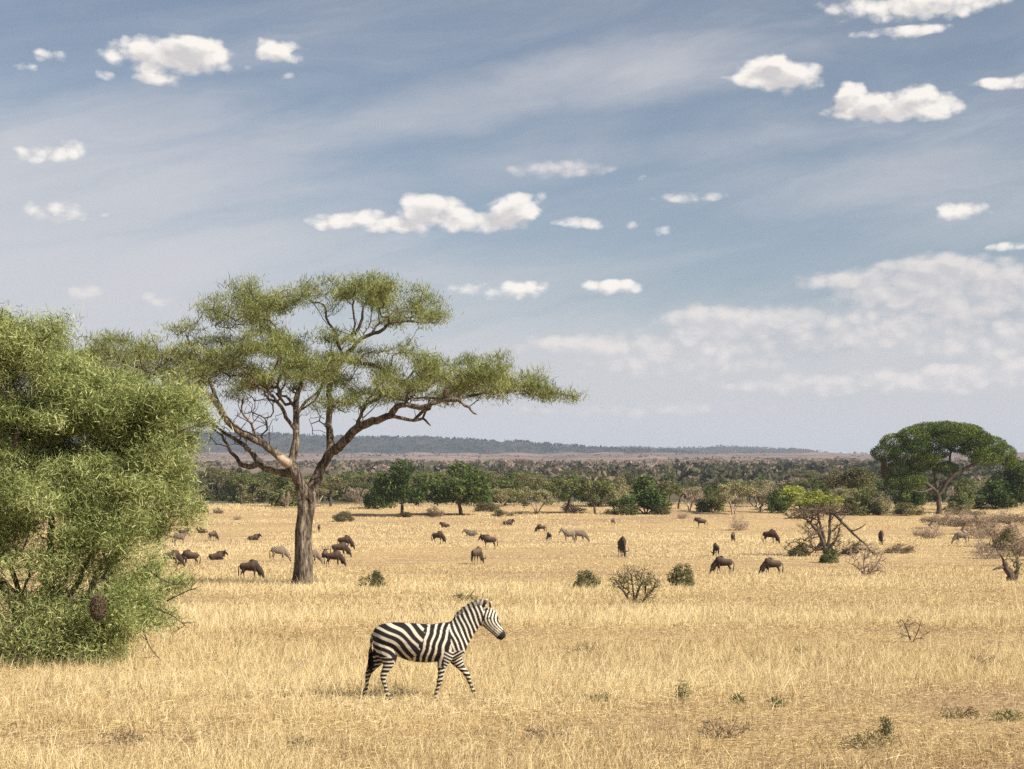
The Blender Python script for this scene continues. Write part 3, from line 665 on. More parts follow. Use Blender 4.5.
def zebra_body(voxel=0.013, head='up'):
    P = []
    P.append(loft(Zs([(210, 325, 0, .05, 30), (225, 325, 0, .15, 52), (255, 325, 0, .23, 66), (300, 326, 0, .255, 76), (350, 335, 0, .27, 84), (400, 346, 0, .285, 92), (450, 352, 0, .29, 94), (500, 352, 0, .28, 92), (550, 345, 0, .255, 92), (600, 342, 0, .22, 92), (640, 345, 0, .17, 78), (668, 350, 0, .09, 48)]), 22))
    if head == 'up':
        P.append(loft(Zs([(590, 335, 0, .17, 78), (625, 300, 0, .15, 70), (660, 262, 0, .125, 60), (695, 232, 0, .10, 51), (728, 210, 0, .085, 44), (748, 202, 0, .07, 36)]), 16))
        P.append(loft(Zs([(738, 205, 0, .06, 30), (752, 217, 0, .09, 47), (768, 235, 0, .092, 49), (786, 259, 0, .078, 40), (803, 283, 0, .064, 31), (818, 302, 0, .058, 27), (832, 317, 0, .055, 24), (843, 328, 0, .032, 14)]), 14))
        for s_ in (-1, 1):
            yo = s_ * .065
            P.append(loft([(Zx(752 + (s_ < 0) * 22), yo, Zz(178), .03, .022), (Zx(752 + (s_ < 0) * 24), yo * 1.25, Zz(164), .042, .026), (Zx(756 + (s_ < 0) * 24), yo * 1.5, Zz(148), .03, .018), (Zx(762 + (s_ < 0) * 24), yo * 1.6, Zz(137), .008, .008)], 8))
    for yo, sgn in ((-.13, 1), (.13, 0)):      # near legs at -y
        if sgn:
            hl = [(270, 340, yo * .8, .11, 62), (282, 385, yo, .105, 52), (290, 425, yo, .085, 38), (284, 455, yo, .064, 26), (272, 480, yo, .05, 19), (262, 505, yo, .043, 16), (264, 530, yo, .034, 12), (274, 565, yo, .028, 9.5), (283, 592, yo, .034, 11.5), (296, 612, yo, .032, 10.5), (306, 624, yo, .042, 13), (310, 636, yo, .045, 15)]
            fl = [(572, 360, yo * .9, .10, 50), (562, 405, yo, .095, 40), (550, 440, yo, .07, 30), (543, 470, yo, .052, 20), (538, 505, yo, .042, 14), (533, 530, yo, .044, 15), (527, 555, yo, .03, 10), (518, 585, yo, .028, 9), (512, 604, yo, .035, 12), (512, 618, yo, .032, 11), (514, 628, yo, .042, 13), (515, 637, yo, .045, 15)]
        else:
            hl = [(262, 350, yo * .8, .11, 58), (250, 395, yo, .10, 48), (232, 430, yo, .08, 36), (212, 460, yo, .06, 25), (194, 484, yo, .048, 19), (184, 503, yo, .042, 16), (180, 530, yo, .034, 12), (174, 565, yo, .028, 9.5), (167, 592, yo, .034, 11.5), (158, 608, yo, .03, 10), (152, 622, yo, .04, 13), (150, 634, yo, .04, 14)]
            fl = [(592, 365, yo * .9, .10, 50), (600, 405, yo, .095, 42), (612, 438, yo, .07, 32), (630, 465, yo, .052, 21), (650, 492, yo, .043, 15), (665, 512, yo, .044, 15), (674, 538, yo, .03, 10), (687, 572, yo, .028, 9), (697, 592, yo, .034, 11.5), (706, 608, yo, .03, 10), (712, 622, yo, .04, 13), (716, 634, yo, .042, 14)]
        P.append(loft(Zs(hl), 12, 3)); P.append(loft(Zs(fl), 12, 3))
    return remesh('zebra_body', P, voxel, 5)
def ridge(path, hfun, thick, striped=None):
    """upright strip of hair along a path of (x, z) with normals in plane, as jagged tufts"""
    path = smooth_path(path, 6); T = np.gradient(path, axis=0); T /= np.linalg.norm(T, axis=1)[:, None]; Nn = np.stack([-T[:, 1], T[:, 0]], 1)
    n = len(path); V, a4, col = [], [], []
    for i in range(n):
        h = hfun(i / (n - 1)) * (0.85 + 0.3 * rng.random()); p = path[i]; q_ = p + Nn[i] * h
        for (pp, y) in ((p - Nn[i] * .03, -thick), (q_, -thick * .3), (q_, thick * .3), (p - Nn[i] * .03, thick)): V.append((pp[0], y, pp[1]))
    V = np.array(V); idx = np.arange(n * 4).reshape(n, 4)
    a4 = np.stack([idx[:-1], np.roll(idx[:-1], -1, 1), np.roll(idx[1:], -1, 1), idx[1:]], -1).reshape(-1, 4)
    a4 = np.concatenate([a4, idx[[0]], idx[[-1], ::-1]])
    return V, a4
def hair_tail(secs, tuft, dirn, dark, light, parent, nhair=90):
    V, a4, a3 = loft(secs, 8, 4); zmin = min(s_[2] for s_ in secs); c = np.tile(light, (len(V), 1))
    me = mesh_np('tail', V, a4, a3, smooth=True)
    k = (np.cos(V[:, 2] * 2 * math.pi / .05) > 0)[:, None]; 
    set_pig(me, np.where(k, dark, light) if light is not None else np.tile(dark, (len(V), 1)))
    t = obj('tail', me, m_hairm, parent)
    B = np.array(tuft[0]) + rng.normal(size=(nhair, 3)) * .012; B[:, 2] += rng.uniform(0, tuft[1], nhair)
    Dr = np.array(dirn) + rng.normal(size=(nhair, 3)) * .09; Dr /= np.linalg.norm(Dr, axis=1)[:, None]
    V, a4, a3, tn = sprigs(B, Dr, rng.uniform(.25, .42, nhair), np.full(nhair, .018), np.zeros(nhair), rng.normal(size=(nhair, 3)) * .04)
    me = mesh_np('tail_tuft', V, a4, a3); set_pig(me, np.tile(dark * .9, (len(V), 1))); obj('tuft', me, m_hairm, t)
    return t
zx, zy, zz = at(433, 700)
zeb = thing('zebra', 'striped zebra walking to the right through the dry grass, alone in the foreground', 'zebra', (zx, zy, zz - .02), 0, (F / zy / 60 * 1.0,) * 3)
ZSC = 60 / (F / zy); zeb.scale = (ZSC * 1.0,) * 3
me = zebra_body(0.0125); V = get_co(me); set_pig(me, stripe_col(V[:, 0], V[:, 1], V[:, 2])); me.materials.append(m_coat)
ZOFF = Zx(500) 
zb = obj('body', me, None, zeb)
V, a4 = ridge([(Zx(596), Zz(258)), (Zx(620), Zz(232)), (Zx(650), Zz(206)), (Zx(680), Zz(186)), (Zx(710), Zz(172)), (Zx(738), Zz(168)), (Zx(750), Zz(174))][::1], lambda t: 0.09 * math.sin(min(1, t * 3 + .15) * math.pi / 2) * (1 if t < .85 else (1 - (t - .85) * 3)), .02)
V2 = V.copy(); me = mesh_np('zebra_mane', V, a4)
xz = V[:, 0] * 290 + 500; zzz = 635 - V[:, 2] * 290; uu = xz + (zzz - 330) * -0.42; kk = SMO(np.cos(((uu - 590) / 23.5 + 9.7) * 2 * math.pi) + .3, -.2, .2)
tipd = (np.arange(len(V)) % 4 == 1) | (np.arange(len(V)) % 4 == 2)
kk = np.where(tipd, np.maximum(kk, .25), kk); set_pig(me, WHT * .8 * (1 - kk)[:, None] + BLK * kk[:, None]); obj('mane', me, m_hairm, zeb)
hair_tail([(Zx(222), 0, Zz(292), .03, .03), (Zx(206), -.01, Zz(325), .028, .026), (Zx(200), -.02, Zz(365), .022, .02), (Zx(198), -.02, Zz(405), .02, .018)], ((Zx(199), -.02, Zz(405)), .1), (.03, 0, -1), BLK, WHT, zeb, 85)
for s_ in (-1, 1):
    e = obj('eye', mesh_np('zebra_eye', *ball((Zx(775), s_ * .082, Zz(228)), .016, 8), smooth=True), m_eye, zeb)
# hooves
for (hx, yo) in ((310, -.13), (515, -.13), (150, .13), (716, .13)):
    obj('hoof', mesh_np('zebra_hoof', *loft([(Zx(hx), yo, Zz(622), .038, .04), (Zx(hx) + .012, yo, Zz(637), .052, .058)], 12, 1), smooth=True), m_eye, zeb)

# distant animals: body shapes built from the side, pose by pose
WB = {'back': np.array([.108, .072, .047]), 'dark': np.array([.016, .012, .010]), 'mid': np.array([.046, .029, .019])}
def gnu(pose, zebra=False, voxel=.034):
    P = []; lie = pose == 'lying'; dz = -.62 if lie else 0
    if zebra:
        P.append(loft([(-.78, 0, 1.08 + dz, .12, .14), (-.68, 0, 1.06 + dz, .2, .23), (-.4, 0, 1.02 + dz, .25, .27), (0, 0, .98 + dz, .28, .31), (.35, 0, 1.0 + dz, .24, .31), (.56, 0, 1.0 + dz, .15, .24)], 16))
    else:
        P.append(loft([(-.82, 0, .96 + dz, .10, .14), (-.70, 0, .95 + dz, .19, .23), (-.42, 0, .94 + dz, .24, .26), (-.1, 0, .95 + dz, .27, .30), (.22, 0, 1.0 + dz, .26, .36), (.45, 0, 1.04 + dz, .21, .35), (.62, 0, 1.02 + dz, .13, .24)], 16))
    hn = .0 if zebra else .04
    if pose in ('grazing',):
        neck = [(.40, 0, 1.02, .18, .30), (.64, 0, .82, .14, .25), (.84, 0, .62, .11, .20), (1.0, 0, .44, .09, .14)]; head = [(.97, 0, .50, .08, .10), (1.05, 0, .36, .095, .12), (1.12, 0, .2, .07, .085), (1.17, 0, .06, .062, .07)]; hp = (1.0, .48)
    elif pose == 'lying':
        neck = [(.42, 0, .42, .16, .22), (.66, 0, .56, .11, .16), (.82, 0, .68, .09, .12)]; head = [(.76, 0, .72, .07, .09), (.9, 0, .66, .085, .10), (1.06, 0, .5, .06, .07), (1.14, 0, .42, .05, .055)]; hp = (.8, .77)
    else:
        up = .22 if zebra else 0
        neck = [(.42, 0, 1.06, .17, .24), (.68, 0, 1.15 + up * .6, .12, .17), (.9, 0, 1.24 + up, .09, .13)]; head = [(.84, 0, 1.26 + up, .07, .09), (.96, 0, 1.2 + up, .09, .12), (1.1, 0, 1.0 + up, .068, .08), (1.18, 0, .86 + up, .06, .066)]; hp = (.9, 1.34 + up)
    P.append(loft(neck, 12)); P.append(loft(head, 10))
    if lie:
        for yo in (-.2, .2): P.append(loft([(.35, yo, .3, .07, .1), (.6, yo, .12, .06, .07), (.3, yo, .07, .04, .05), (.2, yo, .06, .04, .04)], 8)); P.append(loft([(-.6, yo, .35, .1, .18), (-.35, yo, .16, .08, .12), (-.6, yo, .07, .04, .05), (-.2, yo, .05, .04, .04)], 8))
    else:
        sw = {'grazing': (.10, -.14, .12, -.10), 'standing': (.02, -.04, .03, -.06), 'walking': (.24, -.22, .2, -.24)}[pose]
        for k, (yo, fs, bs) in enumerate(((-.13, sw[0], sw[3]), (.13, sw[1], sw[2]))):
            P.append(loft([(.38, yo, .92, .09, .16), (.38 + fs * .25, yo, .68, .07, .10), (.38 + fs * .5, yo, .45, .047, .055), (.38 + fs * .75, yo, .24, .032, .036), (.38 + fs, yo, .06, .036, .04), (.40 + fs, yo, 0, .05, .055)], 8, 3))
            P.append(loft([(-.55, yo, .92, .10, .19), (-.50, yo, .72, .09, .13), (-.62 + bs * .4, yo, .50, .05, .06), (-.62 + bs * .7, yo, .28, .032, .036), (-.60 + bs, yo, .06, .036, .04), (-.57 + bs, yo, 0, .05, .055)], 8, 3))
    if zebra:
        for s_ in (-1, 1): P.append(loft([(hp[0] - .02, s_ * .05, hp[1] - .02, .03, .03), (hp[0] - .03, s_ * .09, hp[1] + .1, .03, .02)], 6))
    else:
        for s_ in (-1, 1): P.append(loft([(hp[0] - .02, s_ * .06, hp[1] - .06, .03, .03), (hp[0] - .08, s_ * .2, hp[1] - .08, .035, .02)], 6))
    me = remesh('zebra_body' if zebra else 'wildebeest_body', P, voxel * (.75 if zebra else 1), 3)
    V = get_co(me); x, y, z = V.T
    if zebra:
        r = np.hypot(x + .8, z - (.2 if not lie else -.4)); ph = np.where(x < -.1, r / .125, (x + .25) / .115)
        ph = np.where((z < .62) & (x < .75) & (not lie), z / .09, ph)
        k = SMO(np.cos(ph * 2 * math.pi) + .12, -.3, .3); hz = SMO(np.hypot(x - head[-1][0], z - head[-1][2]), .16, .1); k = np.maximum(k, hz)
        set_pig(me, np.array([.34, .27, .20]) * (1 - k)[:, None] + BLK * k[:, None])
    else:
        zt = z - dz; kb = SMO(zt, .85, 1.2) * SMO(x, .75, .3); c = WB['mid'] * (1 - kb)[:, None] + WB['back'] * kb[:, None]
        hd = SMO(np.hypot(x - head[2][0], z - head[2][2]), .42, .22); c = c * (1 - hd)[:, None] + WB['dark'] * hd[:, None]
        lg = SMO(zt, .62, .45) * (0 if lie else 1); c = c * (1 - lg * .6)[:, None] + WB['mid'] * .7 * (lg * .6)[:, None]
        st = (np.cos(x / .075 * 2 * math.pi) > .35) & (x > .0) & (x < .75) & (zt > .75); c = np.where(st[:, None], c * .55, c)
        set_pig(me, c)
    me.materials.append(m_coat)
    kind = 'zebra' if zebra else 'wildebeest'
    root = thing(kind, 'proto', kind, (0, 0, -500)); obj('body', me, None, root)
    # mane
    t0, t1 = neck[0], neck[-1]
    pth = [(-.05 if not zebra else .3, (1.27 if not zebra else 1.25) + dz), (.25, (1.34 if not zebra else 1.28) + dz), (neck[1][0] + .02, neck[1][2] + neck[1][4] * .9), (neck[-1][0] + .05, neck[-1][2] + neck[-1][4] * .9)]
    if zebra: pth = pth[1:]
    V, a4 = ridge(pth, lambda t: .09 if zebra else .07 + .04 * t, .03); me = mesh_np(kind + '_mane', V, a4); set_pig(me, np.tile(BLK * 1.3 if not zebra else np.array([.12, .1, .08]), (len(V), 1))); obj('mane', me, m_hairm, root)
    tx = -.84 if not zebra else -.8; tz = 1.02 + dz if not lie else .36
    ln = .6 if not lie else .2
    V, a4, a3 = loft([(tx + .05, 0, tz, .035, .035), (tx - .08, .02, tz - .1, .03, .03), (tx - .12, .03, tz - ln * .5, .035, .035), (tx - .10, .03, tz - ln, .05, .05), (tx - .08, .03, tz - ln - .18 * (not lie), .02, .02)], 8)
    me = mesh_np(kind + '_tail', V, a4, a3, smooth=True); set_pig(me, np.tile(BLK, (len(V), 1))); obj('tail', me, m_hairm, root)
    if not zebra:
        for s_ in (-1, 1):
            h = [(hp[0] - .01, s_ * .05, hp[1] - .02, .035), (hp[0] + .02, s_ * .17, hp[1] - .05, .033), (hp[0] + .02, s_ * .29, hp[1] - .01, .027), (hp[0] - .0, s_ * .31, hp[1] + .12, .02), (hp[0] - .02, s_ * .24, hp[1] + .2, .006)]
            h = smooth_path(h, 4); obj('horn', mesh_np('horn', *tubes([(h[:, :3], h[:, 3])], 7), smooth=True), m_eye, root)
        bd = [(neck[1][0] + .03, 0, neck[1][2] - neck[1][4] * .9), (neck[2][0] if len(neck) > 2 else .9, 0, neck[2][2] - neck[2][4]), (head[2][0] - .05, 0, head[2][2] - .02)]
        n = 60; t = rng.random(n)[:, None]; A = np.array(bd); Bq = A[0] * (1 - t) + A[1] * t + rng.normal(size=(n, 3)) * .02
        V, a4, a3, tn = sprigs(Bq, np.tile([0., 0, -1.], (n, 1)) + rng.normal(size=(n, 3)) * .1, rng.uniform(.12, .22, n), np.full(n, .04), np.zeros(n)); me = mesh_np('beard', V, a4, a3); set_pig(me, np.tile(BLK * 1.6, (len(V), 1))); obj('beard', me, m_hairm, root)
    return root
PRO = {}
for ps in ('grazing', 'standing', 'walking', 'lying'): PRO['w', ps] = gnu(ps)
for ps in ('grazing', 'standing', 'lying'): PRO['z', ps] = gnu(ps, True)
GW = 'wildebeest spread over the plain'; GZ_ = 'zebras grazing on the plain'
ANI = [ # px, feet py, species, pose, heading deg (0 = right, 90 = away), height px of back, label
 (180, 543.5, 'z', 'standing', 5, 10.5, 'distant zebra standing side on, head raised to the right, beside the thorn bush edge'),
 (184, 532, 'w', 'lying', 20, 4.5, 'dark wildebeest lying just behind the distant zebra by the thorn bush'),
 (202, 531.5, 'w', 'lying', 170, 4.5, 'low dark wildebeest lying left of a grazing one, far left of the plain'),
 (213, 539, 'w', 'grazing', 50, 8.5, 'wildebeest seen from behind, head down, between resting ones far left'),
 (254, 538.5, 'w', 'lying', 8, 5, 'wildebeest lying flat in the grass left of the acacia, farthest of its row'),
 (172, 565.5, 'w', 'grazing', 0, 14.5, 'wildebeest grazing rightward by the thorn bush, left one of a facing pair'),
 (190, 565, 'w', 'grazing', 182, 14, 'wildebeest grazing leftward, right one of a facing pair near the thorn bush'),
 (217, 558, 'w', 'lying', 0, 7, 'wildebeest resting in the grass right of the facing pair'),
 (250, 579, 'w', 'grazing', -8, 17, 'nearest wildebeest, head down, alone left of the acacia trunk'),
 (279, 560, 'z', 'grazing', 0, 13, 'distant zebra grazing just left of the acacia trunk'),
 (319, 531, 'w', 'standing', 95, 6.5, 'small wildebeest seen end on just right of the acacia trunk'),
 (334, 566, 'w', 'grazing', -5, 14, 'pale grey wildebeest grazing lowest in the bunch right of the acacia trunk'),
 (311, 563, 'z', 'grazing', 0, 13, 'zebra grazing half hidden behind the acacia trunk'),
 (340, 556, 'w', 'grazing', 4, 13, 'dark wildebeest grazing in the middle of the bunch right of the acacia trunk'),
 (345, 548, 'w', 'grazing', -20, 12, 'wildebeest farthest back in the bunch right of the acacia trunk'),
 (325, 556, 'w', 'lying', 90, 7, 'rounded back of a wildebeest lying inside the bunch right of the acacia'),
 (438, 542.5, 'w', 'grazing', -25, 10.5, 'dark wildebeest grazing above the walking zebra, leftmost of the middle herd'),
 (445, 526, 'w', 'lying', 180, 4, 'tiny dark wildebeest lying far off in front of the second round tree'),
 (471, 535, 'z', 'lying', 180, 5.5, 'zebra lying in the grass between two dark wildebeest of the middle herd'),
 (489, 548, 'w', 'standing', 175, 12, 'wildebeest facing left with dark forequarters and a pale rump in the middle herd'),
 (477, 563, 'w', 'grazing', 62, 14.5, 'dark wildebeest seen from behind, nearest above the head of the walking zebra'),
 (508, 524, 'w', 'lying', 10, 4.5, 'wildebeest lying far off near the scrubby pale tree'),
 (541, 532, 'w', 'grazing', 178, 7.5, 'dark wildebeest with a calf at its side in the centre of the plain'),
 (549, 540, 'w', 'grazing', 110, 7.5, 'small wildebeest calf just below a dark adult in the centre of the plain'),
 (569, 542, 'z', 'standing', 176, 10.5, 'sunlit zebra facing left, the left one of a faint pair in mid plain'),
 (580, 541.5, 'z', 'grazing', 4, 10.5, 'sunlit zebra grazing, the right one of a faint pair in mid plain'),
 (613, 524, 'w', 'grazing', 70, 6, 'tiny wildebeest near the foot of the tree line, below the low green bush'),
 (622, 556, 'w', 'grazing', -82, 17, 'big dark wildebeest seen head on with spread legs, above the bare twiggy shrub'),
 (701, 526.5, 'w', 'standing', 178, 8.5, 'dark wildebeest standing side on at the far edge, left of the round dry bush'),
 (733, 541, 'w', 'grazing', 75, 8.5, 'slim dark wildebeest below the round dry bush'),
 (770, 543, 'w', 'grazing', -30, 12, 'brown wildebeest grazing left of the fallen dry tree'),
 (716, 556, 'w', 'grazing', 100, 11.5, 'dark wildebeest seen from behind, back one of a close pair right of the olive shrub'),
 (723, 573, 'w', 'grazing', 172, 15, 'wildebeest grazing to the left, front one of a close pair right of the olive shrub'),
 (772, 574.5, 'w', 'grazing', 180, 15, 'wildebeest grazing to the left with a curved dark tail, alone below the fallen tree'),
 (824, 552, 'w', 'grazing', 185, 10, 'dark wildebeest standing under the fallen dry tree'),
 (881, 543.5, 'w', 'grazing', -95, 12, 'dark wildebeest seen end on, right of the fallen dry tree'),
 (961, 543, 'z', 'grazing', 180, 10.5, 'pale zebra grazing in front of the dry scrub at the right'),
]
ground_shade = []
used = {}
for (px, py, spc, pose, hd, hpx, lab) in ANI:
    X, Y, Z = at(px, py + 1); s_ = F / Y; hm = {'w': 1.34, 'z': 1.31}[spc]; hm = .72 if pose == 'lying' else hm
    k = hpx * 1.12 / s_ / hm; k = min(max(k, .62), 1.35)
    key = (spc, pose); lo = (X, Y, Z - .03); rz = R(hd + rng.uniform(-4, 4))
    if key not in used:
        r_ = PRO[key]; used[key] = 1; r_.location = lo; r_.rotation_euler = (0, 0, rz); r_.scale = (k * .90, k, k * 1.06); r_['label'] = lab; r_['group'] = GW if spc == 'w' else GZ_
    else: dup(PRO[key], lab, lo, rz, (k * .90, k, k * 1.06), GW if spc == 'w' else GZ_)
for key, r_ in PRO.items():
    if key not in used:
        for c in list(r_.children): bpy.data.objects.remove(c)
        bpy.data.objects.remove(r_)
# ================================================================== trees and bushes of the far edge
def crown_lobes(shape):
    L = []
    if shape == 'round':
        for k in range(15):
            a = rng.uniform(0, 6.28); rr_ = math.sqrt(rng.random()) * .36; h = .27 + .52 * rng.random() * (1 - (rr_ / .55) ** 3)
            L.append((rr_ * math.cos(a), rr_ * math.sin(a), h + .04, .13 + .05 * rng.random(), .13 + .05 * rng.random(), .12 + .05 * rng.random()))
        for k in range(10):
            a = k * .628; L.append((.37 * math.cos(a), .37 * math.sin(a), .30 + .32 * rng.random(), .12, .12, .15))
        L.append((0, 0, .80, .22, .22, .15))
    elif shape == 'umbrella':
        for k in range(20):
            a = rng.uniform(0, 6.28); rr_ = math.sqrt(rng.random()) * .42; L.append((rr_ * math.cos(a), rr_ * math.sin(a), .84 - .35 * rr_ - .12 * rng.random(), .13, .13, .085))
    elif shape == 'vase':
        for k in range(24):
            a = rng.uniform(0, 6.28); rr_ = math.sqrt(rng.random()) * .40; L.append((rr_ * math.cos(a), rr_ * math.sin(a), .80 - .45 * rr_ - .30 * rng.random() * (1 - rr_), .12, .12, .13))
    elif shape == 'loose':
        for k in range(22):
            a = rng.uniform(0, 6.28); rr_ = math.sqrt(rng.random()) * .42; L.append((rr_ * math.cos(a), rr_ * math.sin(a), .28 + .62 * rng.random() * (1 - rr_), .09, .09, .08))
    elif shape == 'bush':
        for k in range(22):
            a = rng.uniform(0, 6.28); rr_ = math.sqrt(rng.random()) * .38; L.append((rr_ * math.cos(a), rr_ * math.sin(a), .12 + .70 * rng.random() * (1 - (rr_ / .45) ** 2), .13, .13, .16))
    return L
def make_plant(kind, shape, leafm, bark, n_leaf=3400, leaf=.030, stems=1, twigs=0, r0=.004):
    root = thing(kind, 'proto', kind, (0, 0, -500))
    L = crown_lobes(shape); pos, par, rad = [], [], []
    for s_ in range(stems):
        a = s_ * 6.28 / max(stems, 1) + 1; o_ = .03 * (stems > 1); lean = .06 if stems == 1 else .14; prev = -1
        hh = .34 if shape in ('round', 'loose') else (.42 if shape == 'umbrella' else .18)
        for k in range(5):
            t = k / 4; pos.append(np.array([math.cos(a) * (o_ + lean * t * t), math.sin(a) * (o_ + lean * t * t), -.03 + hh * t])); par.append(prev); rad.append((.028 if stems == 1 else .014) * (1.25 - .6 * t)); prev = len(pos) - 1
    att = np.array([np.array(l[:3]) + rng.normal(size=3) * .04 for l in L for _ in range(3)])
    if twigs: att = np.concatenate([att, np.array([in_ell(1, L[rng.integers(len(L))])[0] for _ in range(twigs)])])
    att[:, 2] = np.clip(att[:, 2], .05, 1)
    pos, par, rad, tips = grow(pos, par, rad, att, step=.08, bal=.3, jit=.35)
    (V, a4, a3), rr_ = skeleton_tubes(pos, par, rad, r0, .45, lambda r: 7 if r > .012 else 4)
    obj('trunk' if stems == 1 else 'stems', mesh_np(kind + '_wood', V, a4, a3, smooth=True), bark, root)
    if n_leaf:
        vol = np.array([l[3] * l[4] for l in L]); cnt = (n_leaf * vol / vol.sum()).astype(int); C, T = [], []
        for l, c in zip(L, cnt):
            e = in_ell(c, l, .5); C.append(e); T.append(np.full(c, rng.normal() * .10))
        C = np.concatenate(C); T = np.concatenate(T); n = len(C)
        C = C + rng.normal(size=C.shape) * .016; C[:, 2] = np.clip(C[:, 2], .02, 1.1)
        U = rand_dirs(n, .3); Wd = np.cross(U, rand_dirs(n)); Wd /= np.linalg.norm(Wd, axis=1)[:, None] + 1e-9
        sz = leaf * rng.uniform(.5, 1.25, n)
        V, a4, tn = quads(C, U * sz[:, None], Wd * (sz * .5)[:, None], np.clip(.5 + T + rng.normal(size=n) * .15, 0, 1))
        obj('crown' if shape != 'bush' else 'foliage', mesh_np(kind + '_leaves', V, a4, None, {'tone': tn}), leafm, root)
    return root
K = {}
for nm, args in {
    'round_dark': ('round_tree', 'round', LEAF['dark'], m_twig, 5200, .030, 1),
    'round_mid': ('round_tree', 'round', LEAF['mid'], m_twig, 4600, .030, 1),
    'umb_mid': ('umbrella_tree', 'umbrella', LEAF['mid'], m_twig, 3600, .026, 1, 60),
    'umb_olive': ('umbrella_tree', 'umbrella', LEAF['olive'], m_twig, 3400, .022, 1, 160),
    'vase_olive': ('thorn_tree', 'vase', LEAF['olive'], m_twig, 8500, .020, 3, 300),
    'loose_pale': ('scrub_tree', 'loose', LEAF['pale'], m_drybark, 2600, .026, 3, 60),
    'loose_mid': ('scrub_tree', 'loose', LEAF['mid'], m_twig, 3000, .027, 1, 40),
    'bush_dark': ('bush', 'bush', LEAF['dark'], m_twig, 3800, .034, 4),
    'bush_mid': ('bush', 'bush', LEAF['mid'], m_twig, 3600, .034, 4),
    'bush_olive': ('bush', 'bush', LEAF['olive'], m_twig, 3400, .030, 4, 80),
    'bush_lime': ('bush', 'bush', LEAF['lime'], m_twig, 4200, .030, 4),
    'bush_pale': ('bush', 'bush', LEAF['pale'], m_drybark, 3000, .030, 4, 80),
    'bush_brown': ('bush', 'bush', LEAF['brown'], m_drybark, 2600, .026, 5, 160),
    'dry_tree': ('dry_tree', 'loose', LEAF['pink'], m_drybark, 900, .020, 3, 260),
    'dry_bush': ('dry_bush', 'bush', LEAF['pink'], m_pinkbark, 1500, .020, 6, 420),
    'dry_brown': ('dry_tree', 'vase', LEAF['brown'], m_pinkbark, 1800, .020, 3, 300),
    'white_tree': ('bare_tree', 'vase', LEAF['pale'], m_drybark, 1300, .022, 5, 200, .006),
}.items(): K[nm] = make_plant(*args)
kused = set()
def plant(key, label, cx, top, wpx, base=None, Y=None, group=None, rz=None, name=None):
    if Y is None: X, Y, Z = at(cx, base)
    else: X = (cx - 512) / F * Y; Z = float(zg(X, Y))
    s_ = F / Y; wd = wpx / s_; h = (EYE + (YH - top) / s_) - Z
    if h < .2: return None
    rz = rng.uniform(0, 6.28) if rz is None else rz; sc_ = (wd * .95, wd * .95, h * 1.03)
    if key not in kused:
        o = K[key]; kused.add(key); o.location = (X, Y, Z - .05); o.rotation_euler = (0, 0, rz); o.scale = sc_; o['label'] = label
        if group: o['group'] = group
        return o
    o = dup(K[key], label, (X, Y, Z - .05), rz, sc_, group)
    return o
GE = 'trees along the far edge of the grass'
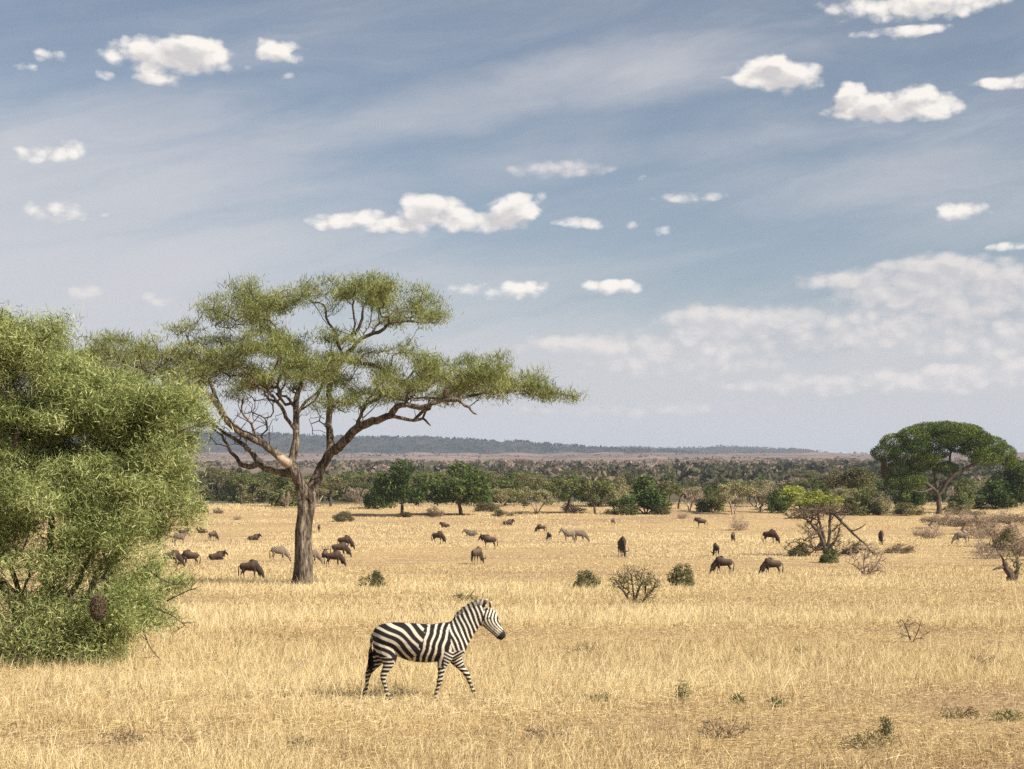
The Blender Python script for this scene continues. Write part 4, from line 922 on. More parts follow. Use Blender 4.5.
TREES = [ # kind, centre x, top y, width px, base y, label
 ('round_dark', 402, 458, 62, 516, 'dense round dark green tree on a short trunk, first right of the big acacia'),
 ('round_dark', 461, 461, 70, 515, 'broad dark green tree with low crooked branch, second round tree right of the acacia'),
 ('bush_dark', 377, 476, 30, 509, 'dark bush tucked against the left side of the first round tree'),
 ('round_mid', 505, 476, 46, 506, 'grey-green rounded tree just right of the two dark round trees'),
 ('loose_pale', 537, 481, 46, 514, 'pale scrubby tree with several thin trunks between round green trees'),
 ('loose_mid', 567, 468, 52, 513, 'leaning tree with a dark blue-green crown left of centre in the tree line'),
 ('loose_mid', 595, 470, 44, 513, 'slim upright tree with a straight thin trunk near the middle of the tree line'),
 ('bush_pale', 612, 473, 58, 506, 'broad pale olive crown behind the slim upright tree'),
 ('bush_dark', 646, 474, 68, 513, 'large dense dark tree mass in the middle of the tree line'),
 ('bush_mid', 619, 496, 46, 514, 'low bright green bush in front of the large dark mass'),
 ('bush_olive', 661, 503, 26, 514, 'small olive bush at the right foot of the large dark mass'),
 ('bush_brown', 573, 500, 34, 512, 'reddish brown low scrub under the leaning tree'),
 ('bush_olive', 490, 499, 36, 511, 'low grey-olive bush between the second round tree and the pale scrubby tree'),
 ('dry_tree', 690, 478, 34, 510, 'pale dry tree right of the large dark mass'),
 ('loose_pale', 733, 473, 50, 513, 'thin-crowned grey-green scrubby tree left of the white-stemmed one'),
 ('bush_mid', 712, 483, 42, 511, 'green bush at the foot of the pale dry trees'),
 ('white_tree', 761, 478, 44, 511, 'white-stemmed bare tree with grey-green twigs in front of the thicket'),
 ('bush_dark', 778, 488, 32, 512, 'dark shadowy bush left of the yellow-green one'),
 ('bush_lime', 802, 480, 88, 509, 'yellow-green leafy bush shining behind the fallen dry tree'),
 ('vase_olive', 850, 460, 58, 506, 'olive-brown thorn tree with fanned branches left of the large umbrella tree'),
 ('bush_mid', 864, 484, 56, 514, 'grey-green domed bush below the fanned thorn tree'),
 ('bush_pale', 882, 487, 28, 514, 'yellowish bush at the left foot of the large umbrella tree'),
 ('bush_olive', 908, 499, 38, 514, 'grey-olive low bush under the left side of the large umbrella tree'),
 ('bush_mid', 962, 478, 36, 509, 'green bush seen under the right side of the large umbrella tree'),
 ('bush_pale', 957, 499, 34, 513, 'pale yellow low bush right of the trunk of the large umbrella tree'),
 ('bush_dark', 994, 480, 60, 508, 'dark green dense bush near the right edge'),
 ('round_dark', 1016, 457, 56, 507, 'dark tree cut by the right edge of the view'),
 ('umb_olive', 218, 463, 46, 497, 'olive flat-crowned tree nearest to the thorn bush, left of the acacia trunk'),
 ('vase_olive', 244, 468, 44, 497, 'grey-green fanned thorn tree behind the low left limb of the acacia'),
 ('umb_mid', 265, 466, 46, 497, 'green umbrella-shaped tree left of the acacia trunk'),
 ('bush_olive', 285, 478, 36, 498, 'low olive thicket just left of the acacia trunk'),
 ('bush_dark', 212, 484, 30, 498, 'shadowy dark bush beside the thorn bush outline'),
 ('umb_mid', 345, 468, 44, 498, 'bright green umbrella tree between the acacia trunk and the first round tree'),
 ('bush_mid', 330, 474, 36, 498, 'mid green bush just right of the acacia trunk'),
 ('bush_brown', 351, 489, 24, 502, 'reddish flowering-looking dry bush below the bright green umbrella tree'),
 ('dry_tree', 362, 494, 12, 506, 'small bare sapling left of the first round tree'),
 ('dry_tree', 287, 485, 16, 509, 'thin bare sapling standing in the grass left of the acacia trunk'),
 ('dry_tree', 270, 488, 13, 502, 'small slanting bare sapling farther left of the acacia trunk'),
 # shrubs in the grass
 ('bush_mid', 199, 498, 26, 513, 'low round green shrub at the right edge of the thorn bush'),
 ('bush_brown', 218, 506, 14, 513, 'small brown shrub right of the low green one'),
 ('dry_bush', 238, 511, 12, 519.5, 'tiny reddish dry shrub left of the acacia trunk'),
 ('bush_olive', 342, 508, 28, 521, 'rounded olive shrub in open grass right of the acacia trunk'),
 ('bush_olive', 404, 510, 22, 517, 'flat olive shrub at the foot of the first round tree'),
 ('bush_brown', 435, 503, 24, 517, 'grey-brown shrub between the two dark round trees'),
 ('bush_olive', 503, 508, 26, 516, 'pale olive shrub in front of the scrub right of the second round tree'),
 ('dry_bush', 739, 508, 26, 530, 'rounded dry pinkish bush standing in the grass at the far edge'),
 ('dry_bush', 683, 507, 16, 518, 'small dry reddish bush below the pale dry tree'),
 ('bush_olive', 588, 564, 34, 590, 'soft olive shrub left of the bare twiggy shrub'),
 ('bush_olive', 682, 556, 34, 588, 'dark olive leafy shrub right of the bare twiggy shrub'),
 ('bush_mid', 830, 546, 26, 563, 'small bright green shrub at the foot of the fallen dry tree'),
 ('bush_olive', 797, 541, 30, 556, 'grey-green low shrub left of the foot of the fallen dry tree'),
 ('bush_brown', 853, 540, 28, 553, 'brown low brush right of the foot of the fallen dry tree'),
 ('bush_brown', 900, 541, 40, 553, 'flat dark brown brush patch left of the pale zebra'),
 ('bush_olive', 372, 565, 34, 589, 'tussocky grey-green shrub right of the acacia foot'),
 ('bush_olive', 1003, 522, 36, 552, 'grey-olive scrub above the broken stump'),
]
for (key, cx, top, wpx, base, lab) in TREES: plant(key, lab, cx, top, wpx, base)
for k, (cx, top, wpx, base, lab) in enumerate([(935, 508, 36, 528, 'dry brush at the left foot of the scrub, below the umbrella tree trunk'), (958, 500, 48, 526, 'dry pinkish brush just behind the pale zebra'), (985, 503, 50, 530, 'dense dry brush right of the pale zebra, tallest of the scrub'), (1010, 504, 54, 534, 'dry brush at the right edge below the dark tree'),
        (932, 516, 30, 538, 'thin dry brush left of the pale zebra'), (980, 512, 40, 538, 'dry brush close to the head side of the scrub, right behind the zebra'), (1000, 516, 48, 547, 'brownish dry brush above the broken stump'), (1024, 512, 48, 556, 'dry brush cut by the right edge beside the broken stump'), (1048, 506, 50, 560, 'dry brush just outside the right edge, low'), (1060, 508, 50, 540, 'dry brush just outside the right edge, higher'), (988, 534, 44, 558, 'low dark dry brush left above the broken stump'),
        (922, 518, 26, 536, 'small dry bush left end of the scrub'), (970, 502, 40, 520, 'far dry brush between the pale zebra and the dark bushes'), (1000, 500, 44, 522, 'far dry brush under the dark bushes at the right'), (945, 504, 40, 524, 'dry brush between the umbrella tree trunk and the pale zebra'), (970, 508, 46, 534, 'dry brush directly over the back of the pale zebra'), (1016, 508, 46, 545, 'dry brush in the right scrub, middle height at the edge'),
        (990, 522, 40, 552, 'dry brush low in the scrub, left above the stump'), (1022, 530, 40, 566, 'dry twigs right behind the broken stump')]):
    plant('dry_bush' if k % 3 else 'dry_brown', lab, cx, top + 4, wpx, base, group='dry brush at the right edge')
# the large umbrella tree on the right, hand laid
UX, UY, UZ = at(940, 513); US = F / UY
def up_(px, py, d): return np.array([(px - 940) / US, d, (513 - py) / US])
pos, par, rad = [], [], []
for pts in [[(939, 516, 0, 2.9), (939, 500, 0, 2.4), (938, 490, 0, 2.2)], [(938, 492, 0, 2.2), (930, 484, .5, 2), (918, 478, 1, 1.6), (905, 474, 1.5, 1.2), (895, 462, 1.8, .9)], [(940, 494, 0, 2.4), (945, 482, -.5, 2.1), (952, 474, -.8, 1.9), (962, 468, -1, 1.7), (975, 460, -1.2, 1.4), (992, 450, -1.4, 1)],
            [(938, 488, 0, 1.8), (936, 474, .8, 1.5), (932, 458, 1.4, 1.2), (928, 442, 1.8, .9)], [(950, 476, -.7, 1.2), (950, 462, .5, 1.1), (954, 446, 1.4, .9)], [(932, 486, 0, 1), (922, 490, -.8, .9), (908, 488, -1.4, .7)]]:
    prev = -1
    for k, (px, py, d, r_) in enumerate(smooth_path(pts, 3)):
        p = up_(px, py, d)
        if k == 0 and pos: prev = int(np.argmin([np.linalg.norm(p - q_) for q_ in pos])); continue
        pos.append(p + rng.normal(size=3) * .05); par.append(prev); rad.append(r_ / US); prev = len(pos) - 1
UL = [(885, 451, 16, 10, 0, 2.5), (897, 441, 18, 11, 1, 2.5), (905, 452, 20, 10, -1, 2.5), (915, 434, 20, 11, 0, 3), (930, 428, 22, 9, 1, 3), (945, 427, 20, 9, 0, 3), (958, 430, 20, 10, -1, 3), (935, 440, 26, 9, 0, 3), (975, 438, 20, 11, 0, 3), (990, 444, 20, 12, .5, 2.5), (1003, 451, 15, 10, 0, 2), (985, 457, 20, 8, -1, 2),
      (900, 468, 15, 10, 1, 2), (912, 478, 17, 9, 0, 2), (922, 462, 16, 9, .5, 2), (893, 480, 10, 8, 0, 1.5), (948, 466, 14, 7, 1, 2), (1010, 460, 9, 7, 0, 1.5), (935, 452, 18, 6, 1, 2), (915, 445, 18, 8, -1, 3), (962, 444, 18, 8, 1, 3), (946, 438, 18, 7, -2, 3), (975, 449, 18, 7, 0, 3), (990, 452, 16, 8, 1, 2), (928, 456, 14, 6, -1, 2), (970, 430, 18, 9, 1, 3)]
att = np.array([up_(l[0] + e[0] * .8, l[1] + e[1] * .7, l[4] + e[2] * .8) for l in UL for e in in_ell(9, (0, 0, 0, l[2], l[3], l[5]))])
pos, par, rad, tips = grow(pos, par, rad, att, step=.7, bal=.3, jit=.3)
ut = thing('umbrella_tree', 'large dark green umbrella tree with a forked trunk standing against the sky at the right', 'tree', (UX, UY, UZ - .1))
(V_, a4, a3), rr_ = skeleton_tubes(pos, par, rad, .02, .45, lambda r: 10 if r > .15 else 5)
obj('trunk', mesh_np('umbrella_tree_wood', V_, a4, a3, smooth=True), m_twig, ut)
C, T = [], []
for l in UL:
    n = int(22 * l[2] * l[3]); e = in_ell(n, (0, 0, 0, l[2] * .92, l[3] * .92, l[5]), .6); C.append(np.array([up_(l[0] + a[0], l[1] + a[1], l[4] + a[2]) for a in e])); T.append(np.full(n, rng.normal() * .13))
C = np.concatenate(C); T = np.concatenate(T); n = len(C); C += rng.normal(size=C.shape) * .07
U = rand_dirs(n, .5); Wd = np.cross(U, rand_dirs(n)); Wd /= np.linalg.norm(Wd, axis=1)[:, None]; sz = rng.uniform(.07, .18, n)
V_, a4, tn = quads(C, U * sz[:, None], Wd * (sz * .45)[:, None], np.clip(.55 + T + rng.normal(size=n) * .16, 0, 1))
obj('crown', mesh_np('umbrella_tree_leaves', V_, a4, None, {'tone': tn}), LEAF['crown'], ut)
nest('hanging_clump', 'brown hanging foliage clump under the left side of the large umbrella tree', 884, 468, UY - .6, .9)  # drooping brown foliage, built with the nest strands stretched tall

# thicket behind, tree by tree, then as one mass
def env(px): return np.interp(px, [190, 300, 380, 520, 600, 700, 820, 900, 1024], [463, 462, 463, 465, 468, 470, 470, 472, 470])
fill = []
keys = ['bush_olive', 'umb_olive', 'round_mid', 'bush_mid', 'loose_mid', 'umb_mid', 'bush_pale', 'vase_olive', 'bush_dark', 'loose_pale', 'dry_tree', 'dry_brown']
names = {'bush_olive': 'olive bush', 'umb_olive': 'olive flat-topped tree', 'round_mid': 'round green tree', 'bush_mid': 'green bush', 'loose_mid': 'loose green tree', 'umb_mid': 'green umbrella tree', 'bush_dark': 'dark bush', 'vase_olive': 'fanned thorn tree',
         'dry_tree': 'dry pale tree', 'dry_brown': 'half-bare brown tree', 'loose_pale': 'pale scrubby tree', 'bush_pale': 'pale olive bush'}
tries = 0; regions = [(-1e9, 150, 'hidden beyond the thorn bush'), (150, 230, 'right beside the thorn bush'), (230, 262, 'behind the lowest left limb of the acacia'), (262, 296, 'just left of the acacia trunk'), (296, 335, 'just right of the acacia trunk'), (335, 375, 'left of the first round tree'), (375, 425, 'above the first round tree'),
           (425, 490, 'above the second round tree'), (490, 525, 'right of the second round tree'), (525, 560, 'behind the pale scrubby tree'), (560, 600, 'behind the leaning tree'), (600, 640, 'above the low bright green bush'), (640, 680, 'behind the large dark mass'), (680, 720, 'behind the pale dry tree'),
           (720, 755, 'behind the thin-crowned scrubby tree'), (755, 790, 'behind the white-stemmed tree'), (790, 835, 'behind the yellow-green bush'), (835, 875, 'behind the fanned thorn tree'), (875, 920, 'under the left of the umbrella tree'), (920, 965, 'behind the umbrella tree trunk'), (965, 1e9, 'right of the umbrella tree')]
seen_kb = {}
while len(fill) < 215 and tries < 6000:
    tries += 1
    Y = 295 + 520 * rng.random() ** 1.7; px = rng.uniform(120, 1110) if rng.random() < .92 else rng.uniform(-60, 120); s_ = F / Y
    X = (px - 512) / F * Y; Z = float(zg(X, Y)); h = rng.uniform(4.4, 8.2); top = YH - (Z + h - EYE) * s_
    if Y < 305 and h > 5.6: continue
    if top < env(px) + rng.uniform(-1.5, 2.5): continue
    wd = h * rng.uniform(1.0, 1.7)
    if any(abs(px - q_[0]) < (wd * s_ + q_[2]) * .22 and abs(Y - q_[1]) < 10 for q_ in fill): continue
    key = keys[int(len(keys) * rng.random() ** 1.15)]; 
    if Y > 480 and rng.random() < .15: key = ('dry_tree', 'dry_brown', 'bush_pale')[rng.integers(3)]
    rg = next(r_[2] for r_ in regions if r_[0] <= px < r_[1])
    if px > 150 and seen_kb.get((key, rg)):
        free = [k_ for k_ in keys if not seen_kb.get((k_, rg))]
        if free: key = free[rng.integers(len(free))]
    q_n = seen_kb.get((key, rg), 0); seen_kb[key, rg] = q_n + 1
    fill.append((px, Y, wd * s_))
    plant(key, ('', 'another ', 'third ', 'fourth ', 'fifth ', 'sixth ')[min(q_n, 5)] * (px > 150) + names[key] + ' in the back thicket, ' + rg, px, top, wd * s_, Y=Y, group='thicket beyond the tree line')
for k_, o in K.items():
    if k_ not in kused:
        for c in list(o.children): bpy.data.objects.remove(c)
        bpy.data.objects.remove(o)
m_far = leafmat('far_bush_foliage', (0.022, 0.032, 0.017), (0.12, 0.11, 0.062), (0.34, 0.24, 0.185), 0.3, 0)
def clumps(C, W_, H_, tone, nq, szf=.55):
    n = len(C); d = rng.normal(size=(n, nq, 3)); d /= np.linalg.norm(d, axis=2)[..., None]; d[..., 2] = np.abs(d[..., 2])
    P3 = C[:, None] + d * np.stack([W_, W_, H_], -1)[:, None] * (0.55 + .45 * rng.random((n, nq, 1)))
    P3 = P3.reshape(-1, 3); N_ = n * nq; U = rand_dirs(N_, .4); Wd = np.cross(U, rand_dirs(N_)); Wd /= np.linalg.norm(Wd, axis=1)[:, None]
    sz = np.repeat(np.minimum(W_, H_) * szf, nq) * rng.uniform(.6, 1.2, N_)
    return quads(P3, U * sz[:, None], Wd * (sz * .7)[:, None], np.clip(np.repeat(tone, nq) + rng.normal(size=N_) * .07, 0, 1))
n = 23000; Yc = 400 * (4200 / 400) ** (rng.random(n) ** .72); pxc = rng.uniform(-700, 1700, n); Xc = (pxc - 512) / F * Yc
pat = np.array([mn.noise(Vector((x / 260, y / 420, 1.5))) for x, y in zip(Xc, Yc)]); keep = rng.random(n) < np.clip(.50 + pat * 2.2, .05, 1)
Xc, Yc, pat = Xc[keep], Yc[keep], pat[keep]; n = len(Xc); H_ = rng.uniform(1.9, 5.4, n) * (1.3 - .7 * SMO(Yc, 900, 2500)) * (.5 + .5 * SMO(Yc, 420, 750)); W_ = H_ * rng.uniform(.7, 1.4, n)
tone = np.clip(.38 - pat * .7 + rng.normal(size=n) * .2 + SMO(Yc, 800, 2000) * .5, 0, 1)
Zc = zg(Xc, Yc)
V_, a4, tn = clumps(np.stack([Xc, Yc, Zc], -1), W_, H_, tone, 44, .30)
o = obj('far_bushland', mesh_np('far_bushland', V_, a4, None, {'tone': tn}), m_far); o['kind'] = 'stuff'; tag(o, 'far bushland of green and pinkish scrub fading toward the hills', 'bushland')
Vs, Qs, Ts, b0 = [], [], [], 0
for hi, (X, Yv, Z, T) in enumerate(hill_fn):
    n = 9000 if hi == 0 else 5000; i = rng.integers(0, X.shape[0] - 1, n); j = rng.integers(0, X.shape[1] - 1, n); a = rng.random(n); b_ = rng.random(n)
    ok = (T[i, j] < 1.15); i, j, a, b_ = i[ok], j[ok], a[ok], b_[ok]
    f = lambda A: A[i, j] * (1 - a) * (1 - b_) + A[i + 1, j] * a * (1 - b_) + A[i, j + 1] * (1 - a) * b_ + A[i + 1, j + 1] * a * b_
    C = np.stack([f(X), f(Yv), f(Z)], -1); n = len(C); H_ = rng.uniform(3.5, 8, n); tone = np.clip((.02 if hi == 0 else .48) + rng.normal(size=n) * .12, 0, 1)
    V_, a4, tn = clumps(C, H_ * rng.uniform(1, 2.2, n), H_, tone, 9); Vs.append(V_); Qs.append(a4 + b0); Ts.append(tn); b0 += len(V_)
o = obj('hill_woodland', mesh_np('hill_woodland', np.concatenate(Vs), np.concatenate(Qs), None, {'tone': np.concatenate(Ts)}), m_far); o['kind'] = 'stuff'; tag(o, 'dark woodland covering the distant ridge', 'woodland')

# ================================================================== dry shrubs, fallen tree and stump, hand laid
def woody(name, label, cat, bx, by, limbs, att, r0, ex, step, bark, leaf=None, leafn=0, lsz=.06, group=None, wood='stems', jit=.3):
    X, Y, Z = at(bx, by); s_ = F / Y; Pf = lambda px, py, d: np.array([(px - bx) / s_, d, (by - py) / s_])
    pos, par, rad = [], [], []
    for pts in limbs:
        prev = -1
        for k, (px, py, d, r_) in enumerate(smooth_path(pts, 3)):
            p = Pf(px, py, d)
            if k == 0 and pos:
                dd = [np.linalg.norm(p - q_) for q_ in pos]
                if min(dd) < .4: prev = int(np.argmin(dd)); continue
            pos.append(p + rng.normal(size=3) * .2 * r_ / s_); par.append(prev); rad.append(r_ / s_); prev = len(pos) - 1
    A = np.array([Pf(l[0] + e[0], l[1] + e[1], l[4] + e[2]) for l in att for e in in_ell(l[6], (0, 0, 0, l[2], l[3], l[5]))])
    A[:, 2] = np.maximum(A[:, 2], .05)
    pos, par, rad, tips = grow(pos, par, rad, A, step=step, bal=.3, jit=jit)
    root = thing(name, label, cat, (X, Y, Z - .04), group=group)
    r0 = max(r0, .26 / s_)
    (V, a4, a3), rr_ = skeleton_tubes(pos, par, rad, r0, ex, lambda r: 8 if r > .05 else 4)
    obj(wood, mesh_np(name + '_wood', V, a4, a3, smooth=True), bark, root)
    if leafn:
        tp_ = np.array([pos[t] for t in tips]); B = np.repeat(tp_, leafn, 0); B = B + rng.normal(size=B.shape) * lsz * 1.2; n = len(B)
        V, a4, a3, tn = sprigs(B, rand_dirs(n, .5), rng.uniform(.6, 1.5, n) * lsz * 1.4, np.full(n, lsz * .45), np.clip(rng.normal(.5, .2, n), 0, 1)); obj('leaves', mesh_np(name + '_leaves', V, a4, a3, {'tone': tn}), leaf, root)
    return root
woody('fallen_tree', 'half-fallen dry grey tree with flat bare crown and long drooping right limb', 'dead tree', 826, 556,
      [[(826, 558, 0, 1.9), (824, 540, 0, 1.6), (821, 525, 0, 1.3), (817, 512, .2, .9), (815, 504, .4, .8)], [(826, 556, 0, 1.5), (830, 538, .3, 1.3), (831, 520, .5, 1.0), (834, 506, .7, .9)], [(825, 545, 0, 1.8), (816, 530, -.4, 1.4), (806, 519, -.8, 1.1), (794, 517, -1, .8), (781, 518, -1.1, .4)],
       [(833, 510, .6, 1.5), (843, 522, .2, 1.4), (853, 533, -.1, 1.2), (863, 542, -.4, .9), (874, 556, -.6, .5)], [(850, 531, 0, .8), (858, 528, -.4, .6), (864, 523, -.8, .4)], [(824, 528, 0, 1.6), (812, 533, -.8, 1.5), (801, 540, -1.3, .9)], [(828, 548, 0, 1.3), (838, 538, .6, 1.0), (842, 524, 1.1, .7)], [(829, 546, 0, 1), (836, 552, -.6, .6), (842, 558, -.9, .3)]],
      [(803, 513, 22, 6, -.6, 1.2, 190), (820, 509, 22, 6, 0, 1.4, 140), (838, 509, 16, 8, .4, 1.2, 80), (812, 526, 16, 12, 0, 1, 90), (826, 540, 20, 12, 0, 1, 90), (872, 552, 10, 5, -.5, .5, 20), (838, 525, 10, 12, .3, 1, 40), (860, 545, 14, 7, -.5, .6, 30), (800, 547, 18, 9, 0, 1, 110), (845, 548, 18, 9, 0, 1, 110)], .012, .42, .35, m_twig, LEAF['brown'], 7, .09)
woody('twiggy_shrub', 'bare twiggy shrub with dark forked stems in mid grass, between two olive shrubs', 'shrub', 634, 605,
      [[(634, 607, 0, 1.7), (628, 597, -.2, 1.4), (622, 588, -.4, 1.1), (616, 584, -.6, .6)], [(634, 606, 0, 1.6), (637, 594, .1, 1.3), (641, 584, .2, 1), (650, 579, .3, .7)], [(635, 606, 0, 1.4), (644, 598, -.2, 1.2), (652, 588, -.3, .9), (656, 578, -.4, .5)], [(634, 605, 0, 1.2), (634, 590, .4, .9), (632, 575, .6, .6)]],
      [(634, 577, 20, 12, 0, 1, 110), (650, 580, 12, 10, 0, .7, 50), (618, 580, 10, 8, 0, .7, 36), (640, 594, 18, 8, 0, .7, 40)], .008, .42, .22, m_twig, LEAF['olive'], 6, .06)
woody('dead_bush', 'leafless dead bush with arching pale stems right of the fallen tree', 'bush', 868, 576,
      [[(866, 578, 0, 1.1), (864, 562, 0, .9), (866, 550, .1, .7), (872, 540, .2, .4)], [(868, 577, 0, 1), (878, 560, -.2, .8), (884, 548, -.3, .4)], [(867, 577, 0, .9), (858, 566, .3, .7), (846, 560, .4, .4)], [(868, 576, 0, .9), (872, 562, .5, .7), (884, 564, .4, .6), (888, 574, .3, .4)]],
      [(868, 556, 22, 16, 0, .9, 200), (872, 569, 16, 7, 0, .6, 120)], .007, .42, .22, m_pinkbark, LEAF['pink'], 4, .05)
woody('broken_stump', 'broken dark tree stump with one horizontal dead branch and green sprouts near the right edge', 'stump', 1013, 582,
      [[(1013, 584, 0, 4.4), (1010, 574, 0, 4), (1006, 564, 0, 3.2), (1003, 560, 0, 1.8)], [(1014, 580, .1, 3), (1018, 568, .1, 2), (1017, 560, .1, 1.2)], [(1006, 565, 0, 1.8), (998, 566, -.3, 1.4), (990, 568, -.5, .7)], [(1005, 562, 0, 1.4), (1001, 552, .2, .8)]],
      [(1012, 556, 8, 7, 0, .4, 36), (1018, 566, 8, 8, 0, .4, 22)], .008, .42, .18, m_twig, LEAF['lime'], 5, .05, wood='trunk')
woody('small_dark_shrub', 'small dark tangled shrub with one upright stick, just above the zebra back', 'shrub', 463, 603,
      [[(463, 604, 0, 1), (462, 598, 0, .8), (458, 594, -.2, .5)], [(464, 603, 0, .9), (470, 595, .1, .6), (476, 587, .1, .3)], [(463, 603, 0, .8), (472, 599, 0, .6), (480, 598, 0, .3)]],
      [(462, 597, 11, 5, 0, .5, 70), (472, 598, 8, 3, 0, .4, 24)], .007, .4, .16, m_twig, LEAF['olive'], 5, .05)
woody('fallen_branch', 'dry fallen branch lying in the grass behind the zebra, left of the picture centre', 'branch', 272, 680,
      [[(262, 687, 0, .9), (275, 678, .3, .9), (292, 668, .6, .7), (304, 658, .9, .4)], [(280, 674, .4, .5), (284, 682, .2, .3)]], [(285, 672, 14, 5, .5, .3, 10)], .004, .4, .12, m_drybark, wood='wood')
for (bx, by, wd, hh, lab, lf) in [(800, 655, 9, 7, 'small dark weedy tuft in trampled grass, right half of the foreground', 'mid'), (601, 701, 11, 7, 'low dark weed tuft right of the walking zebra', 'mid'), (957, 718, 18, 12, 'low green herb patch near the right edge in the foreground', 'olive'), (1010, 720, 14, 9, 'dark low weed at the right edge in the foreground', 'mid'),
                              (886, 738, 5, 20, 'tall thin green weed stalk in the right foreground', 'olive'), (755, 662, 8, 4, 'flat dark weed left of the weedy tuft', 'olive'), (838, 672, 20, 6, 'sprawling dull green herb below the weedy tuft', 'olive'), (682, 700, 7, 16, 'thin yellowish green herb right of the zebra', 'pale'), (352, 660, 9, 5, 'small brown weed behind the zebra tail', 'brown'),
                              (912, 642, 16, 22, 'tall thin brown seed stalks in the right half of the tall grass', 'brown'), (738, 703, 6, 8, 'tiny dark weed in the trampled patch, lower right of the zebra', 'mid'), (776, 706, 7, 8, 'tiny dark weed right of another in the trampled patch', 'mid'), (868, 748, 24, 14, 'spreading grey-green herb at the bottom right', 'olive'), (722, 738, 22, 18, 'brown dry tussock near the bottom, right of centre', 'brown'),
                              (985, 668, 16, 12, 'brown weedy tangle near the right edge', 'brown'), (120, 744, 20, 16, 'dry tussock at the bottom left', 'brown'), (300, 748, 12, 10, 'small green-brown weed at the bottom, below the zebra hind legs', 'olive'), (545, 742, 20, 14, 'low dry tussock at the bottom centre', 'pink'), (585, 655, 16, 12, 'brown weed tuft in tall grass right of the zebra chest', 'brown'), (240, 650, 20, 10, 'brownish weed tuft right of the thorn bush foot', 'brown')]:
    wd *= 1.25; hh *= 1.3
    woody('weed_clump', lab, 'weed', bx, by, [[(bx, by + 1, 0, .35), (bx - wd * .2, by - hh * .4, 0, .25), (bx - wd * .4, by - hh * .8, .1, .15)], [(bx, by, 0, .3), (bx + wd * .3, by - hh * .5, -.05, .2), (bx + wd * .5, by - hh, -.1, .1)]], [(bx, by - hh * .5, wd, hh * .5, 0, .2, 44)], .002, .4, .08, m_twig, LEAF[lf], 8, .028)

# ================================================================== grass
m_grass = leafmat('dry_grass_blades', (0.24, 0.14, 0.072), (0.65, 0.51, 0.27), (0.92, 0.80, 0.50), 0.32, 0)
cr = next(n_ for n_ in m_grass.node_tree.nodes if n_.type == 'VALTORGB').color_ramp
e_ = cr.elements.new(0.14); e_.color = (0.30, 0.185, 0.10, 1); cr.elements[0].color = (0.07, 0.062, 0.028, 1)
def vnoise(x, y, s, seed):
    """smooth value noise, vectorised"""
    r_ = np.random.default_rng(seed).random((256, 256)); X = x / s + 1000; Y = y / s + 1000
    i = np.floor(X).astype(int); j = np.floor(Y).astype(int); fx = X - i; fy = Y - j; fx = fx * fx * (3 - 2 * fx); fy = fy * fy * (3 - 2 * fy)
    g_ = lambda a, b: r_[a % 256, b % 256]
    return (g_(i, j) * (1 - fx) + g_(i + 1, j) * fx) * (1 - fy) + (g_(i, j + 1) * (1 - fx) + g_(i + 1, j + 1) * fx) * fy
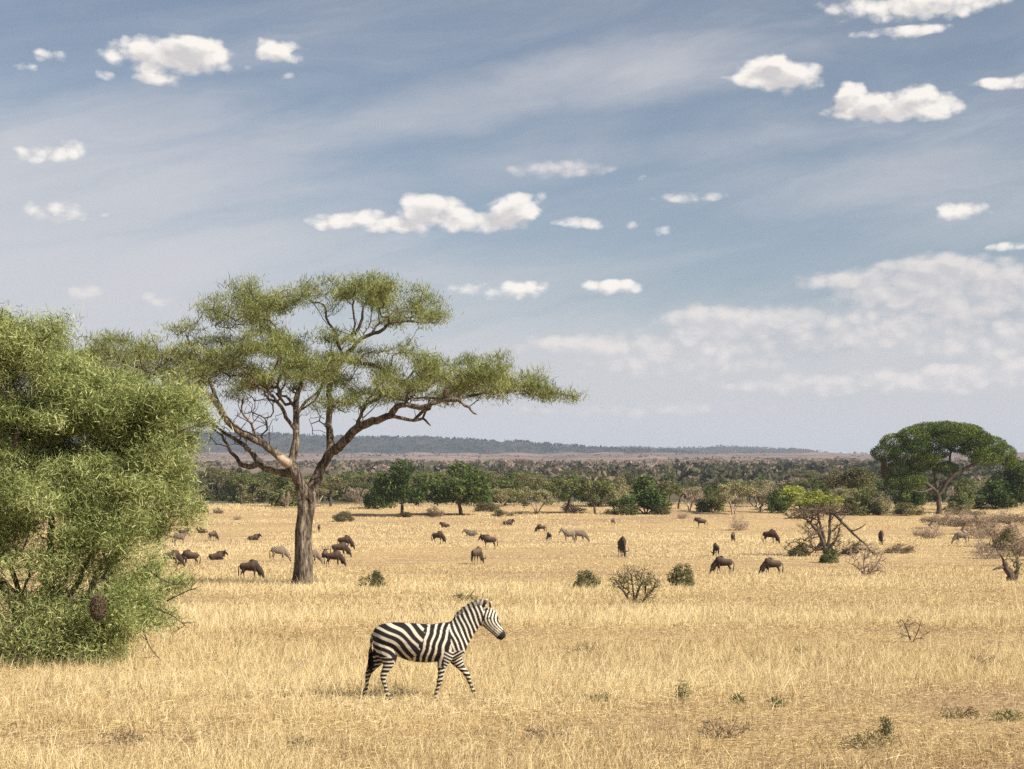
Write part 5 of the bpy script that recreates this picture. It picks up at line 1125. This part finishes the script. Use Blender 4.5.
def grass(n_tuft, y0, y1, per, ex):
    u = rng.random(n_tuft); Y = (y0 ** (1 - ex) + u * (y1 ** (1 - ex) - y0 ** (1 - ex))) ** (1 / (1 - ex))
    X = rng.uniform(-.40, .40, n_tuft) * (Y + 4)
    v = .5 * vnoise(X * .5, Y, 9, 1) + .3 * vnoise(X * .6, Y, 3.2, 2) + .2 * vnoise(X, Y, 1.1, 3)
    v = v - .065 * SMO(X, -1, 3) * SMO(Y, 36, 31)
    tall = SMO(v, .38, .64) * (1 - .45 * np.exp(-((Y - 27.6) / 2.0) ** 2)) * (1 - .6 * np.exp(-((Y - 24.5 - X * .12) / 1.6) ** 2)); keep = rng.random(n_tuft) < .50 + .50 * tall + .3 * SMO(Y, 50, 90); X, Y, v, tall = X[keep], Y[keep], v[keep], tall[keep]
    n = len(X); Z = zg(X, Y)
    hue = .6 * vnoise(X * .4, Y, 14, 5) + .4 * vnoise(X, Y, 2.3, 6)
    h0 = (.07 + .22 * tall) * rng.uniform(.6, 1.3, n) ; tone0 = .46 + .42 * (hue - .5) + .16 * tall + .06 * SMO(Y, 60, 150) + rng.normal(size=n) * .09 - .11 * SMO(Y, 37, 24) * (1 - tall)
    weed = rng.random(n) < .035 + .05 * (Y < 110); tone0 = np.where(weed, rng.uniform(-.12, .06, n), tone0); h0 = np.where(weed, h0 * .8, h0); big = rng.random(n) < .045; h0 = np.where(big, h0 * 1.75, h0); tone0 = np.where(big & ~weed, tone0 + .12, tone0)
    Xb = np.repeat(X, per); Yb = np.repeat(Y, per); Zb = np.repeat(Z, per); hb = np.repeat(h0, per); tb = np.repeat(tone0, per); m = len(Xb)
    sp_ = .06 + .0055 * Yb
    B = np.stack([Xb + rng.normal(size=m) * sp_, Yb + rng.normal(size=m) * sp_, Zb - .02], -1)
    lie = (rng.random(m) < .50 - .20 * np.repeat(tall, per))
    Dr = rng.normal(size=(m, 3)) * np.where(lie, 1.3, .38)[:, None]; Dr[:, 2] = np.where(lie, rng.uniform(.05, .35, m), 1); Dr /= np.linalg.norm(Dr, axis=1)[:, None]
    B[:, 2] += lie * rng.uniform(.01, .10, m)
    L_ = hb * rng.uniform(.5, 1.4, m) * (1 + .9 * (rng.random(m) < .04)); W_ = np.maximum(.006, .33 * Yb / F) * rng.uniform(.7, 1.3, m)
    bend = rng.normal(size=(m, 3)) * .22; bend[:, 2] -= .10; bend[:, 0] += .08
    tone_ = np.clip(tb + rng.normal(size=m) * .21 + .25 * (rng.random(m) < .06), 0, 1)
    return sprigs(B, Dr, L_, W_, tone_, bend)
for nm, lab, args in (('near_grass', 'dry golden grass in the foreground', (64000, 17.5, 48, 10, 1.15)), ('plain_grass', 'dry golden grass of the plain', (150000, 46, 345, 8, 1.30))):
    V_, a4, a3, tn = grass(*args)
    o = obj(nm, mesh_np(nm, V_, a4, a3, {'tone': tn}), m_grass); o['kind'] = 'stuff'; tag(o, lab, 'grass'); print(nm, len(a4))

# ================================================================== air
def haze_box(x0, x1, y0, y1, z0, z1, dens):
    V = np.array([(x, y, z) for x in (x0, x1) for y in (y0, y1) for z in (z0, z1)], float)
    q4 = [(0, 1, 3, 2), (4, 6, 7, 5), (0, 4, 5, 1), (2, 3, 7, 6), (0, 2, 6, 4), (1, 5, 7, 3)]
    m = bpy.data.materials.new('haze_air'); m.use_nodes = True; t = m.node_tree; t.nodes.clear()
    pv = t.nodes.new('ShaderNodeVolumePrincipled'); pv.inputs['Color'].default_value = (0.68, 0.79, 1.0, 1); pv.inputs['Density'].default_value = dens; pv.inputs['Anisotropy'].default_value = 0.0
    o_ = t.nodes.new('ShaderNodeOutputMaterial'); t.links.new(pv.outputs[0], o_.inputs['Volume'])
    o = obj('haze', mesh_np('haze', V, q4), m); o['kind'] = 'stuff'; return o
haze_box(-7050, 7050, -1550, 8850, -14, 215, HAZE) if HAZE > 0 else None
